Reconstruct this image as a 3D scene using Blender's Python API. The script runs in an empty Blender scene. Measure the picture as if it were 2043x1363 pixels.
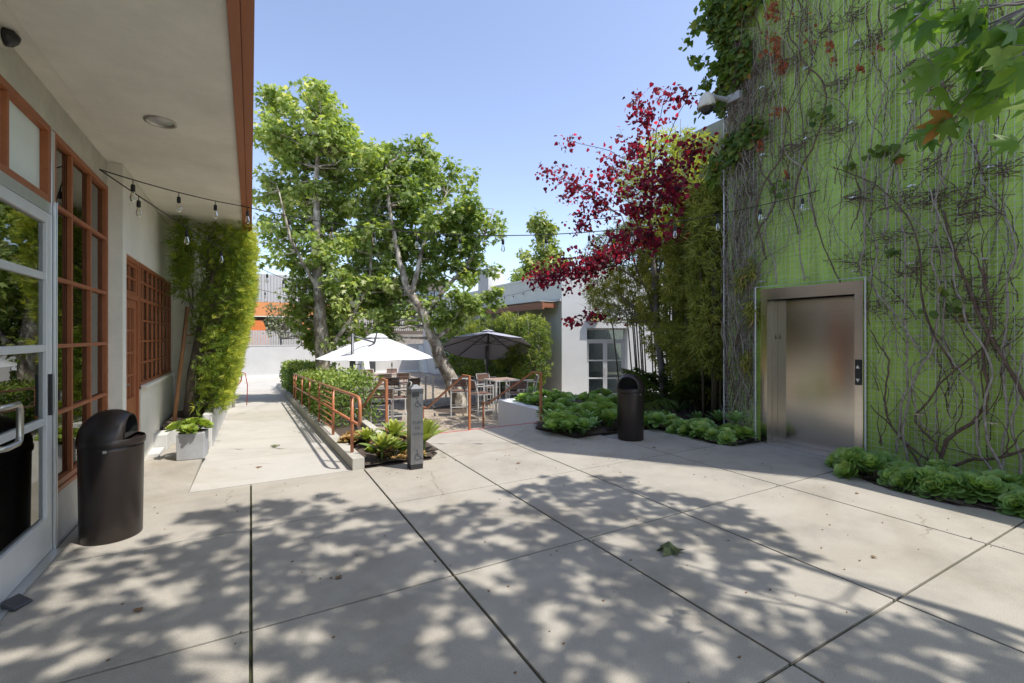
import bpy, math, random
import numpy as np
from mathutils import Vector, Matrix, noise
random.seed(7); rng = np.random.default_rng(7)
sc = bpy.context.scene
C = sc.collection
R = math.radians
V = Vector

# ------------------------------------------------------------------ helpers
def root_loc(o):
    p = V((0, 0, 0))
    while o is not None:
        p = p + o.location; o = o.parent
    return p

class MB:
    """collects faces of one mesh, in world coordinates"""
    def __init__(s): s.v = []; s.f = []; s.m = []; s.mi = 0
    def add(s, vs, fs):
        n = len(s.v); s.v.extend([tuple(p) for p in vs]); s.f.extend([tuple(i + n for i in f) for f in fs]); s.m.extend([s.mi] * len(fs)); return s
    def box(s, x0, x1, y0, y1, z0, z1):
        vs = [(x, y, z) for z in (z0, z1) for y in (y0, y1) for x in (x0, x1)]
        return s.add(vs, [(0, 2, 3, 1), (4, 5, 7, 6), (0, 1, 5, 4), (2, 6, 7, 3), (0, 4, 6, 2), (1, 3, 7, 5)])
    def bar(s, a, b, w, h, up=(0, 0, 1)):
        a = V(a); b = V(b); d = (b - a).normalized(); u = V(up)
        if abs(d.dot(u)) > .98: u = V((0, 1, 0))
        x = d.cross(u).normalized(); y = x.cross(d).normalized()
        vs = []
        for p in (a, b):
            for sx, sy in ((-1, -1), (1, -1), (1, 1), (-1, 1)): vs.append(p + x * sx * w / 2 + y * sy * h / 2)
        return s.add(vs, [(0, 1, 2, 3), (7, 6, 5, 4), (0, 4, 5, 1), (1, 5, 6, 2), (2, 6, 7, 3), (3, 7, 4, 0)])
    def tube(s, pts, r, n=8, cap=True):
        pts = [V(p) for p in pts]; k = len(pts)
        rs = r if isinstance(r, (list, tuple)) else [r] * k
        vs = []; x = None
        for i, p in enumerate(pts):
            d = (pts[min(i + 1, k - 1)] - pts[max(i - 1, 0)])
            if d.length < 1e-9: d = V((0, 0, 1))
            d.normalize()
            if x is None:
                u = V((0, 0, 1)) if abs(d.z) < .9 else V((1, 0, 0)); x = d.cross(u).normalized()
            else:
                x = (x - d * x.dot(d))
                if x.length < 1e-6: x = d.cross(V((0, 1, .3)))
                x.normalize()
            y = d.cross(x)
            for j in range(n):
                a = 2 * math.pi * j / n; vs.append(p + (x * math.cos(a) + y * math.sin(a)) * rs[i])
        fs = []
        for i in range(k - 1):
            for j in range(n):
                j2 = (j + 1) % n; fs.append((i * n + j, i * n + j2, (i + 1) * n + j2, (i + 1) * n + j))
        if cap: fs.append(tuple(reversed(range(n)))); fs.append(tuple((k - 1) * n + j for j in range(n)))
        return s.add(vs, fs)
    def lathe(s, c, prof, n=32, a0=0, cap=False):
        c = V(c); vs = []
        for r, z in prof:
            for j in range(n):
                a = a0 + 2 * math.pi * j / n; vs.append(c + V((r * math.cos(a), r * math.sin(a), z)))
        fs = []
        for i in range(len(prof) - 1):
            for j in range(n):
                j2 = (j + 1) % n; fs.append((i * n + j, i * n + j2, (i + 1) * n + j2, (i + 1) * n + j))
        if cap: fs.append(tuple(reversed(range(n)))); fs.append(tuple((len(prof) - 1) * n + j for j in range(n)))
        return s.add(vs, fs)
    def prism(s, poly, z0, z1, zf=None):
        """poly: xy list counterclockwise; zf(x,y) adds to z"""
        zf = zf or (lambda x, y: 0); n = len(poly)
        vs = [(x, y, z0 + zf(x, y)) for x, y in poly] + [(x, y, z1 + zf(x, y)) for x, y in poly]
        fs = [tuple(reversed(range(n))), tuple(range(n, 2 * n))] + [(i, (i + 1) % n, n + (i + 1) % n, n + i) for i in range(n)]
        return s.add(vs, fs)
    def build(s, name, mat, parent=None, smooth=False, bevel=0):
        me = bpy.data.meshes.new(name); off = root_loc(parent)
        me.from_pydata([(a - off.x, b - off.y, c - off.z) for a, b, c in s.v], [], s.f)
        mats = mat if isinstance(mat, (list, tuple)) else [mat]
        for q in mats: me.materials.append(q)
        if len(mats) > 1: me.polygons.foreach_set('material_index', s.m)
        if smooth: me.polygons.foreach_set('use_smooth', [True] * len(me.polygons))
        me.update()
        o = bpy.data.objects.new(name, me); C.objects.link(o); o.parent = parent
        if bevel:
            b = o.modifiers.new('bevel', 'BEVEL'); b.width = bevel; b.segments = 2; b.limit_method = 'ANGLE'; b.angle_limit = R(40)
        if smooth and bevel == 0:
            pass
        return o

def tag(o, label=None, cat=None, group=None, kind=None):
    if label: o['label'] = label
    if cat: o['category'] = cat
    if group: o['group'] = group
    if kind: o['kind'] = kind
    return o
def thing(name, label, cat, loc=(0, 0, 0), group=None):
    o = bpy.data.objects.new(name, None); C.objects.link(o); o.location = loc; o.empty_display_size = .1
    return tag(o, label, cat, group)
def dup(o, loc, rz=0, label=None, scale=1, parent=None):
    c = o.copy(); C.objects.link(c)
    if parent is None:
        c.location = loc; c.rotation_euler = (0, 0, rz); c.scale = (scale,) * 3
        if label: c['label'] = label
    else: c.parent = parent
    for ch in o.children: dup(ch, None, parent=c)
    return c

# ------------------------------------------------------------------ materials
def nt(name):
    m = bpy.data.materials.new(name); m.use_nodes = True; t = m.node_tree; t.nodes.clear()
    out = t.nodes.new('ShaderNodeOutputMaterial'); return m, t, out
def N(t, typ, **kw):
    n = t.nodes.new(typ)
    for k, v in kw.items():
        if k in n.inputs: n.inputs[k].default_value = v
        else: setattr(n, k, v)
    return n
def ramp(t, pts):
    r = t.nodes.new('ShaderNodeValToRGB'); e = r.color_ramp.elements
    while len(e) < len(pts): e.new(.5)
    for q, (p, c) in zip(e, pts): q.position = p; q.color = (*c, 1) if len(c) == 3 else c
    return r
def mat(name, col, rough=.6, metal=0, var=.12, scale=4, bump=0, bscale=60, spec=.5, col2=None, detail=5, stretch=None, coat=0, bdist=.01, dirt=0):
    m, t, out = nt(name); L = t.links.new
    b = N(t, 'ShaderNodeBsdfPrincipled', Roughness=rough, Metallic=metal); b.inputs['Specular IOR Level'].default_value = spec
    b.inputs['Coat Weight'].default_value = coat
    tc = N(t, 'ShaderNodeTexCoord'); mp = N(t, 'ShaderNodeMapping'); L(tc.outputs['Object'], mp.inputs[0])
    if stretch: mp.inputs['Scale'].default_value = stretch
    no = N(t, 'ShaderNodeTexNoise', Scale=scale, Detail=detail, Roughness=.65); L(mp.outputs[0], no.inputs['Vector'])
    c2 = col2 or tuple(x * (1 + var) for x in col); c1 = tuple(x * (1 - var) for x in col) if not col2 else col
    r = ramp(t, [(.3, c1), (.7, c2)]); L(no.outputs['Fac'], r.inputs[0]); cs = r.outputs[0]
    if dirt:
        n2 = N(t, 'ShaderNodeTexNoise', Scale=scale * .23, Detail=8, Roughness=.75); L(tc.outputs['Object'], n2.inputs['Vector'])
        r2 = ramp(t, [(.35, (1 - dirt,) * 3), (.62, (1, 1, 1))]); L(n2.outputs['Fac'], r2.inputs[0])
        mx = N(t, 'ShaderNodeMix', data_type='RGBA', blend_type='MULTIPLY'); mx.inputs[0].default_value = 1
        L(cs, mx.inputs[6]); L(r2.outputs[0], mx.inputs[7]); cs = mx.outputs[2]
    L(cs, b.inputs['Base Color'])
    if bump:
        n3 = N(t, 'ShaderNodeTexNoise', Scale=bscale, Detail=6, Roughness=.6); L(mp.outputs[0], n3.inputs['Vector'])
        bp = N(t, 'ShaderNodeBump', Strength=bump, Distance=bdist); L(n3.outputs['Fac'], bp.inputs['Height']); L(bp.outputs[0], b.inputs['Normal'])
    L(b.outputs[0], out.inputs[0]); return m
def leafmat(name, stops, trans=.35, rough=.5, spec=.3, tcol=1.25):
    m, t, out = nt(name); L = t.links.new
    at = N(t, 'ShaderNodeAttribute', attribute_name='rnd')
    oi = N(t, 'ShaderNodeObjectInfo'); ma = N(t, 'ShaderNodeMath', operation='MULTIPLY_ADD'); ma.inputs[1].default_value = .24; ma.inputs[2].default_value = -.12; L(oi.outputs['Random'], ma.inputs[0])
    ad = N(t, 'ShaderNodeMath', operation='ADD', use_clamp=True); L(at.outputs['Fac'], ad.inputs[0]); L(ma.outputs[0], ad.inputs[1])
    r = ramp(t, stops); L(ad.outputs[0], r.inputs[0])
    b = N(t, 'ShaderNodeBsdfPrincipled', Roughness=rough); b.inputs['Specular IOR Level'].default_value = spec
    L(r.outputs[0], b.inputs['Base Color'])
    tr = N(t, 'ShaderNodeBsdfTranslucent'); mu = N(t, 'ShaderNodeMix', data_type='RGBA', blend_type='MULTIPLY'); mu.inputs[0].default_value = 1
    mu.inputs[7].default_value = (tcol * 1.25, tcol * 1.2, tcol * .45, 1); L(r.outputs[0], mu.inputs[6]); L(mu.outputs[2], tr.inputs[0])
    mx = N(t, 'ShaderNodeMixShader'); mx.inputs[0].default_value = trans; L(b.outputs[0], mx.inputs[1]); L(tr.outputs[0], mx.inputs[2]); L(mx.outputs[0], out.inputs[0])
    return m
def glassmat(name, tint=(.75, .8, .78), ior=1.8, boost=1.0):
    m, t, out = nt(name); L = t.links.new
    fr = N(t, 'ShaderNodeFresnel', IOR=ior); g = N(t, 'ShaderNodeBsdfGlossy', Roughness=.0); tr = N(t, 'ShaderNodeBsdfTransparent')
    tr.inputs[0].default_value = (*tint, 1); g.inputs[0].default_value = (.95, .97, .96, 1)
    no = N(t, 'ShaderNodeTexNoise', Scale=1.3, Detail=1); tc = N(t, 'ShaderNodeTexCoord'); L(tc.outputs['Object'], no.inputs['Vector'])
    bp = N(t, 'ShaderNodeBump', Strength=.08, Distance=.01); L(no.outputs['Fac'], bp.inputs['Height']); L(bp.outputs[0], g.inputs['Normal'])
    mu = N(t, 'ShaderNodeMath', operation='MULTIPLY', use_clamp=True); mu.inputs[1].default_value = boost; L(fr.outputs[0], mu.inputs[0])
    mx = N(t, 'ShaderNodeMixShader'); L(mu.outputs[0], mx.inputs[0]); L(tr.outputs[0], mx.inputs[1]); L(g.outputs[0], mx.inputs[2]); L(mx.outputs[0], out.inputs[0])
    return m

def concrete(name, col, speck=.5, blotch=.16, tint=(1, .95, .86)):
    m, t, out = nt(name); L = t.links.new
    b = N(t, 'ShaderNodeBsdfPrincipled', Roughness=.8); b.inputs['Specular IOR Level'].default_value = .35
    tc = N(t, 'ShaderNodeTexCoord'); o = tc.outputs['Object']
    a = N(t, 'ShaderNodeTexNoise', Scale=1.1, Detail=9, Roughness=.7); L(o, a.inputs['Vector'])
    r1 = ramp(t, [(.3, tuple(c * (1 - blotch) for c in col)), (.5, col), (.72, tuple(c * (1 + blotch * .6) for c in col))]); L(a.outputs['Fac'], r1.inputs[0])
    s1 = N(t, 'ShaderNodeTexNoise', Scale=170, Detail=3, Roughness=.8); L(o, s1.inputs['Vector'])
    r2 = ramp(t, [(.3, (1 - speck * .5,) * 3), (.5, (1, 1, 1)), (.75, (1.08, 1.08, 1.08))]); L(s1.outputs['Fac'], r2.inputs[0])
    mx = N(t, 'ShaderNodeMix', data_type='RGBA', blend_type='MULTIPLY'); mx.inputs[0].default_value = 1; L(r1.outputs[0], mx.inputs[6]); L(r2.outputs[0], mx.inputs[7])
    v = N(t, 'ShaderNodeTexVoronoi', Scale=2.3); L(o, v.inputs['Vector'])
    w = N(t, 'ShaderNodeTexNoise', Scale=5, Detail=6, Roughness=.8); L(o, w.inputs['Vector'])
    r3 = ramp(t, [(.27, (.82, .79, .74)), (.42, (1, 1, 1))]); L(w.outputs['Fac'], r3.inputs[0])
    m2 = N(t, 'ShaderNodeMix', data_type='RGBA', blend_type='MULTIPLY'); m2.inputs[0].default_value = .75; L(mx.outputs[2], m2.inputs[6]); L(r3.outputs[0], m2.inputs[7])
    r4 = ramp(t, [(.0, (.55, .5, .45)), (.022, (.6, .55, .5)), (.035, (1, 1, 1))]); L(v.outputs['Distance'], r4.inputs[0])
    m3 = N(t, 'ShaderNodeMix', data_type='RGBA', blend_type='MULTIPLY'); m3.inputs[0].default_value = .6; L(m2.outputs[2], m3.inputs[6]); L(r4.outputs[0], m3.inputs[7])
    vc = N(t, 'ShaderNodeTexVoronoi', feature='DISTANCE_TO_EDGE', Scale=.55); nv = N(t, 'ShaderNodeTexNoise', Scale=3, Detail=8, Roughness=.7); L(o, nv.inputs['Vector'])
    vm = N(t, 'ShaderNodeMix', data_type='RGBA'); vm.inputs[0].default_value = .22; L(o, vm.inputs[6]); L(nv.outputs['Color'], vm.inputs[7]); L(vm.outputs[2], vc.inputs['Vector'])
    r6 = ramp(t, [(0, (.45, .42, .38)), (.0022, (.7, .68, .64)), (.0035, (1, 1, 1))]); L(vc.outputs['Distance'], r6.inputs[0])
    mk = N(t, 'ShaderNodeTexNoise', Scale=.7, Detail=2); L(o, mk.inputs['Vector']); rk = ramp(t, [(.54, (0, 0, 0)), (.6, (.8, .8, .8))]); L(mk.outputs['Fac'], rk.inputs[0])
    m5 = N(t, 'ShaderNodeMix', data_type='RGBA', blend_type='MULTIPLY'); L(rk.outputs[0], m5.inputs[0]); L(m3.outputs[2], m5.inputs[6]); L(r6.outputs[0], m5.inputs[7])
    st = N(t, 'ShaderNodeTexNoise', Scale=.45, Detail=4, Roughness=.6, Distortion=1.2); L(o, st.inputs['Vector']); rs = ramp(t, [(.36, (.86, .84, .80)), (.46, (1, 1, 1))]); L(st.outputs['Fac'], rs.inputs[0])
    m6 = N(t, 'ShaderNodeMix', data_type='RGBA', blend_type='MULTIPLY'); m6.inputs[0].default_value = .8; L(m5.outputs[2], m6.inputs[6]); L(rs.outputs[0], m6.inputs[7])
    L(m6.outputs[2], b.inputs['Base Color'])
    bp = N(t, 'ShaderNodeBump', Strength=.25, Distance=.004); L(s1.outputs['Fac'], bp.inputs['Height']); L(bp.outputs[0], b.inputs['Normal'])
    L(b.outputs[0], out.inputs[0]); return m

def brickmat(name, c1, c2, cm, sx, sy, rot=0, mortar=.02, rough=.85, bump=.5):
    m, t, out = nt(name); L = t.links.new
    b = N(t, 'ShaderNodeBsdfPrincipled', Roughness=rough); tc = N(t, 'ShaderNodeTexCoord'); mp = N(t, 'ShaderNodeMapping'); L(tc.outputs['Object'], mp.inputs[0]); mp.inputs['Rotation'].default_value = rot if isinstance(rot, tuple) else (0, 0, rot)
    br = N(t, 'ShaderNodeTexBrick', Scale=1); br.inputs['Brick Width'].default_value = sx; br.inputs['Row Height'].default_value = sy; br.inputs['Mortar Size'].default_value = mortar
    br.inputs['Color1'].default_value = (*c1, 1); br.inputs['Color2'].default_value = (*c2, 1); br.inputs['Mortar'].default_value = (*cm, 1); L(mp.outputs[0], br.inputs['Vector'])
    no = N(t, 'ShaderNodeTexNoise', Scale=3, Detail=8); L(tc.outputs['Object'], no.inputs['Vector']); r = ramp(t, [(.3, (.75,) * 3), (.7, (1.15,) * 3)]); L(no.outputs['Fac'], r.inputs[0])
    mx = N(t, 'ShaderNodeMix', data_type='RGBA', blend_type='MULTIPLY'); mx.inputs[0].default_value = 1; L(br.outputs[0], mx.inputs[6]); L(r.outputs[0], mx.inputs[7]); L(mx.outputs[2], b.inputs['Base Color'])
    bp = N(t, 'ShaderNodeBump', Strength=bump, Distance=.006); bp.invert = True; L(br.outputs['Fac'], bp.inputs['Height']); L(bp.outputs[0], b.inputs['Normal'])
    L(b.outputs[0], out.inputs[0]); return m

M = {}
M['conc'] = concrete('plaza concrete', (.365, .338, .292), speck=.95, blotch=.24)
M['conc2'] = concrete('ramp concrete', (.45, .43, .39), speck=.3, blotch=.1)
M['curb'] = concrete('curb concrete', (.46, .44, .39), speck=.5, blotch=.2)
M['joint'] = mat('joint filler', (.02, .018, .012), .95, var=.3, scale=9, col2=(.06, .07, .022))
M['soil'] = mat('soil', (.035, .024, .018), .95, scale=28, bump=1, bscale=45, bdist=.05, col2=(.16, .12, .095))
M['earth'] = mat('earth', (.16, .145, .12), .95, scale=.4, var=.2)
M['paver'] = brickmat('pavers', (.40, .335, .255), (.32, .262, .20), (.15, .125, .10), .23, .115, rot=R(12), mortar=.008)
M['stucco'] = mat('stucco wall', (.82, .79, .70), .9, var=.04, scale=3, bump=.35, bscale=90, dirt=.12, bdist=.008)
M['soffit'] = mat('stucco soffit', (.86, .82, .72), .92, var=.05, scale=2, bump=.3, bscale=110, dirt=.2, bdist=.008)
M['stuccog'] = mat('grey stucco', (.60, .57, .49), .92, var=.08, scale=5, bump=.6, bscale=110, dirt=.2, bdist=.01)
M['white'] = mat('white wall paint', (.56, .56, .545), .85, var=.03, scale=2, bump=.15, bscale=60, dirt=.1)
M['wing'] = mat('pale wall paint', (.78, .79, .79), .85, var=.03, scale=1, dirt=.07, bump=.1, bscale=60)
M['wing2'] = mat('pale green grey stucco', (.66, .68, .63), .85, var=.03, scale=1, dirt=.1)
M['orange'] = mat('rust orange paint', (.33, .105, .036), .55, var=.12, scale=9, bump=.1, bscale=30)
M['fascia'] = mat('fascia paint', (.36, .13, .06), .65, var=.12, scale=5, bump=.1, bscale=20, stretch=(1, .12, 1))
M['rail'] = mat('terracotta metal paint', (.44, .165, .075), .42, var=.1, scale=12, dirt=.15)
M['alu'] = mat('aluminium', (.62, .63, .64), .35, .85, var=.05, scale=20, stretch=(1, 1, .05))
M['alup'] = mat('pale painted aluminium', (.66, .67, .68), .42, .2, var=.04)
M['steel'] = mat('satin steel', (.52, .50, .46), .38, 1, var=.05, scale=8)
M['galv'] = mat('galvanised wire', (.62, .63, .64), .45, .3, var=.15, scale=20)
M['black'] = mat('black plastic', (.02, .02, .022), .4, var=.2)
M['cable'] = mat('black cable', (.012, .012, .012), .6)
M['dark'] = mat('interior dark', (.07, .065, .06), .9, var=.2)
M['indoor'] = mat('interior floor', (.16, .15, .14), .5, var=.2)
M['inwall'] = mat('interior wall', (.30, .31, .28), .9, var=.1)
M['shade'] = mat('pale roller blind', (.72, .78, .74), .8, var=.03)
M['shadedk'] = mat('grey sheer curtain', (.42, .42, .38), .9, var=.1, scale=1, stretch=(30, 30, .3))
M['glass'] = glassmat('window glass', ior=2.0)
M['glassd'] = glassmat('door glass', tint=(.6, .66, .64), ior=2.35)
M['bin'] = mat('brown bin plastic', (.022, .015, .013), .42, .1, var=.2, scale=3, stretch=(1, 1, .2), bump=.05, bscale=12, coat=.1, dirt=.25)
M['binin'] = mat('bin inside', (.006, .006, .006), .8)
M['zinc'] = mat('grey planter', (.36, .37, .38), .7, var=.1, scale=6, dirt=.15, bump=.1)
M['bark'] = mat('plane bark', (.30, .275, .23), .9, scale=7, col2=(.62, .58, .50), bump=.7, bscale=14, bdist=.03, dirt=.3, stretch=(1, 1, .45))
def platan():
    m, t, out = nt('mottled plane bark'); L = t.links.new; b = N(t, 'ShaderNodeBsdfPrincipled', Roughness=.85); tc = N(t, 'ShaderNodeTexCoord')
    mp = N(t, 'ShaderNodeMapping'); mp.inputs['Scale'].default_value = (1, 1, .55); L(tc.outputs['Object'], mp.inputs[0])
    n = N(t, 'ShaderNodeTexNoise', Scale=5.5, Detail=4, Roughness=.55, Distortion=.6); L(mp.outputs[0], n.inputs['Vector'])
    r = ramp(t, [(.36, (.10, .08, .06)), (.45, (.19, .16, .125)), (.53, (.30, .27, .22)), (.62, (.47, .44, .38))]); L(n.outputs['Fac'], r.inputs[0])
    n2 = N(t, 'ShaderNodeTexNoise', Scale=30, Detail=5); L(mp.outputs[0], n2.inputs['Vector']); bp = N(t, 'ShaderNodeBump', Strength=.6, Distance=.02); L(n2.outputs['Fac'], bp.inputs['Height']); L(bp.outputs[0], b.inputs['Normal'])
    L(r.outputs[0], b.inputs['Base Color']); L(b.outputs[0], out.inputs[0]); return m
M['bark'] = platan()
M['bsteel'] = mat('bollard steel', (.25, .25, .255), .42, .75, var=.12, scale=6, stretch=(1, 1, .3), dirt=.3)
M['barkd'] = mat('dark bark', (.085, .065, .05), .9, scale=14, col2=(.17, .14, .11), bump=.6, bscale=30, stretch=(1, 1, .2))
M['barkg'] = mat('grey bark', (.14, .13, .12), .85, scale=10, col2=(.26, .24, .22), bump=.4, bscale=30, stretch=(1, 1, .25))
M['stake'] = mat('wooden stake', (.30, .15, .07), .85, var=.25, scale=12, stretch=(1, 1, .1))
M['vined'] = mat('dark vine bark', (.07, .045, .036), .85, scale=20, col2=(.18, .12, .09), bump=.5, bscale=60)
M['vineg'] = mat('grey vine bark', (.17, .135, .11), .8, scale=20, col2=(.42, .38, .33), bump=.4, bscale=60)
M['umbw'] = mat('white canvas', (.62, .635, .655), .85, var=.02)
M['umbg'] = mat('grey canvas', (.34, .345, .42), .85, var=.05)
M['pole'] = mat('dark grey metal', (.10, .105, .115), .4, .6, var=.1)
M['cwhite'] = mat('chair frame', (.66, .65, .62), .4, .3, var=.06)
M['cgrey'] = mat('chair frame grey', (.40, .39, .37), .45, .5, var=.06)
M['slat'] = mat('brown slats', (.16, .088, .066), .65, var=.25, scale=30, stretch=(.1, 1, 1))
M['ttop'] = mat('table slats', (.34, .235, .185), .6, var=.2, scale=25, stretch=(.1, 1, 1))
M['cushion'] = mat('dark cushion', (.05, .05, .06), .9)
M['wood'] = mat('reddish wood beam', (.27, .105, .055), .6, var=.25, scale=8, stretch=(1, .15, 3))
M['lampb'] = mat('bronze lamp', (.035, .033, .035), .45, .4)
M['lens'] = mat('amber lens', (.55, .46, .22), .3, var=.1)
M['cream'] = mat('cream plastic', (.62, .60, .52), .45, var=.03)
M['bulb'] = glassmat('bulb glass', tint=(.93, .93, .9), ior=1.6)
M['engr'] = mat('engraved paint', (.035, .04, .05), .6)
M['signb'] = mat('slate sign', (.12, .155, .21), .5, var=.05)
M['signw'] = mat('white sign print', (.75, .77, .8), .5, var=.02)
M['red'] = mat('red line paint', (.42, .07, .06), .7, var=.2, scale=20)
M['hose'] = mat('red hose', (.35, .06, .05), .5)
M['orangew'] = mat('orange facade', (.62, .25, .09), .8, var=.05, scale=.5)
M['greyf'] = mat('pale corrugated facade', (.44, .43, .42), .6, var=.03, scale=2)
M['tanf'] = mat('tan fascia', (.42, .33, .26), .8, var=.05)
M['brownf'] = mat('brown facade', (.14, .105, .09), .8, var=.1)
M['glassb'] = mat('blue office glass', (.22, .29, .36), .12, var=.15, scale=.5, spec=1.0)
M['mull'] = mat('dark mullion', (.04, .045, .05), .5)
M['fence'] = mat('pale fence', (.46, .44, .42), .8, var=.1)
M['mesh_far'] = mat('terrace railing', (.28, .26, .25), .6, .3)
M['concw'] = mat('raw concrete wall', (.33, .32, .29), .9, var=.12, scale=3, bump=.3, bscale=30, dirt=.25)

def greenwall():
    m, t, out = nt('green painted wall'); L = t.links.new
    b = N(t, 'ShaderNodeBsdfPrincipled', Roughness=.75); b.inputs['Specular IOR Level'].default_value = .25
    tc = N(t, 'ShaderNodeTexCoord'); o = tc.outputs['Object']
    n1 = N(t, 'ShaderNodeTexNoise', Scale=1.6, Detail=8, Roughness=.7); L(o, n1.inputs['Vector'])
    r = ramp(t, [(.28, (.38, .57, .11)), (.5, (.50, .72, .15)), (.72, (.56, .77, .21))]); L(n1.outputs['Fac'], r.inputs[0])
    mp = N(t, 'ShaderNodeMapping'); mp.inputs['Scale'].default_value = (1, .8, 14); L(o, mp.inputs[0])
    n2 = N(t, 'ShaderNodeTexNoise', Scale=1.8, Detail=5, Roughness=.7); L(mp.outputs[0], n2.inputs['Vector'])
    r2 = ramp(t, [(.3, (.72, .76, .7)), (.52, (1, 1, 1)), (.7, (1.1, 1.1, 1.1))]); L(n2.outputs['Fac'], r2.inputs[0])
    mx = N(t, 'ShaderNodeMix', data_type='RGBA', blend_type='MULTIPLY'); mx.inputs[0].default_value = .8; L(r.outputs[0], mx.inputs[6]); L(r2.outputs[0], mx.inputs[7])
    mp2 = N(t, 'ShaderNodeMapping'); mp2.inputs['Scale'].default_value = (1, 9, .35); L(o, mp2.inputs[0])
    n4 = N(t, 'ShaderNodeTexNoise', Scale=1.5, Detail=6, Roughness=.75); L(mp2.outputs[0], n4.inputs['Vector'])
    r5 = ramp(t, [(.36, (.55, .56, .50)), (.5, (1, 1, 1))]); L(n4.outputs['Fac'], r5.inputs[0])
    m3 = N(t, 'ShaderNodeMix', data_type='RGBA', blend_type='MULTIPLY'); m3.inputs[0].default_value = .75; L(mx.outputs[2], m3.inputs[6]); L(r5.outputs[0], m3.inputs[7])
    L(m3.outputs[2], b.inputs['Base Color'])
    n3 = N(t, 'ShaderNodeTexNoise', Scale=40, Detail=5); L(o, n3.inputs['Vector'])
    bp = N(t, 'ShaderNodeBump', Strength=.4, Distance=.01); L(n3.outputs['Fac'], bp.inputs['Height']); L(bp.outputs[0], b.inputs['Normal'])
    L(b.outputs[0], out.inputs[0]); return m
M['green'] = greenwall()
def brushed():
    m, t, out = nt('brushed elevator steel'); L = t.links.new
    b = N(t, 'ShaderNodeBsdfPrincipled', Roughness=.15, Metallic=1, Anisotropic=.8)
    b.inputs['Base Color'].default_value = (.60, .55, .47, 1)
    tg = N(t, 'ShaderNodeCombineXYZ'); tg.inputs[2].default_value = 1; L(tg.outputs[0], b.inputs['Tangent'])
    tc = N(t, 'ShaderNodeTexCoord'); mp = N(t, 'ShaderNodeMapping'); mp.inputs['Scale'].default_value = (1, 1, 160); L(tc.outputs['Object'], mp.inputs[0])
    n = N(t, 'ShaderNodeTexNoise', Scale=2, Detail=6); L(mp.outputs[0], n.inputs['Vector'])
    r = ramp(t, [(.3, (.52, .50, .46)), (.7, (.63, .61, .565))]); L(n.outputs['Fac'], r.inputs[0]); L(r.outputs[0], b.inputs['Base Color'])
    L(b.outputs[0], out.inputs[0]); return m
M['brush'] = brushed()

# leaf materials
M['Lplane'] = leafmat('plane leaves', [(0, (.12, .19, .045)), (.45, (.24, .33, .085)), (.8, (.40, .48, .18)), (1, (.62, .64, .36))], .42)
M['Lplane2'] = leafmat('plane leaves near', [(0, (.07, .16, .035)), (.6, (.15, .27, .05)), (.97, (.27, .38, .09)), (1, (.36, .17, .05))], .45)
M['Lfar'] = leafmat('far tree leaves', [(0, (.11, .17, .035)), (.5, (.23, .29, .07)), (1, (.42, .43, .18))], .35)
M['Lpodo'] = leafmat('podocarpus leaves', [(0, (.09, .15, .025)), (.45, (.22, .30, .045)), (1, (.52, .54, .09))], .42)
M['Lbamb'] = leafmat('bamboo leaves', [(0, (.14, .18, .035)), (.4, (.28, .31, .065)), (.8, (.45, .45, .12)), (1, (.52, .36, .16))], .35)
M['Lbamy'] = leafmat('yellow bamboo leaves', [(0, (.15, .20, .035)), (.5, (.33, .39, .065)), (1, (.58, .60, .16))], .4)
M['Lscreen'] = leafmat('bamboo screen leaves', [(0, (.05, .10, .022)), (.5, (.15, .22, .05)), (1, (.42, .47, .10))], .38)
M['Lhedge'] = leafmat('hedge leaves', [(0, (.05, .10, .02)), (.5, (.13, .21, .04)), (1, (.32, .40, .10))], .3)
M['Lred'] = leafmat('burgundy leaves', [(0, (.055, .010, .020)), (.5, (.21, .018, .045)), (.85, (.42, .035, .07)), (1, (.60, .10, .06))], .45, tcol=1.5)
M['Lred'].node_tree.nodes['Mix'].inputs[7].default_value = (2.3, .9, 1.1, 1)
M['Lpalm'] = leafmat('palm fronds', [(0, (.06, .11, .025)), (.6, (.13, .19, .045)), (1, (.24, .28, .07))], .3)
M['Lvine'] = leafmat('creeper leaves', [(0, (.05, .10, .02)), (.5, (.12, .19, .035)), (.9, (.24, .27, .06)), (1, (.30, .07, .03))], .4)
M['Lorange'] = leafmat('orange vine leaves', [(0, (.28, .07, .03)), (1, (.45, .15, .07))], .4)
M['Lolive'] = leafmat('olive shrub leaves', [(0, (.10, .12, .065)), (1, (.26, .27, .17))], .3)
M['Laeo'] = leafmat('rosette leaves', [(0, (.13, .25, .07)), (.45, (.28, .44, .13)), (.8, (.50, .62, .22)), (1, (.64, .68, .30))], .28, rough=.42, spec=.5)
M['Laeoy'] = leafmat('yellow rosette leaves', [(0, (.14, .22, .04)), (.5, (.28, .38, .07)), (.85, (.42, .47, .11)), (1, (.50, .25, .10))], .22, rough=.45)  # yellow-green leaf colour with orange tips
M['Lagave'] = leafmat('agave leaves', [(0, (.12, .25, .10)), (.6, (.26, .43, .16)), (1, (.42, .54, .18))], .2, rough=.45, spec=.5)
M['Lagavy'] = leafmat('yellow agave leaves', [(0, (.14, .21, .045)), (.5, (.30, .36, .07)), (1, (.55, .53, .14))], .2, rough=.45, spec=.5)
M['Lpink'] = leafmat('pink rosette leaves', [(0, (.22, .20, .06)), (.5, (.42, .26, .12)), (1, (.58, .36, .22))], .2)
M['Ldry'] = mat('dry leaf', (.11, .13, .05), .8, var=.3, scale=20)
M['Ldry2'] = mat('brown dry leaf', (.20, .12, .06), .8, var=.3, scale=20)

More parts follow.
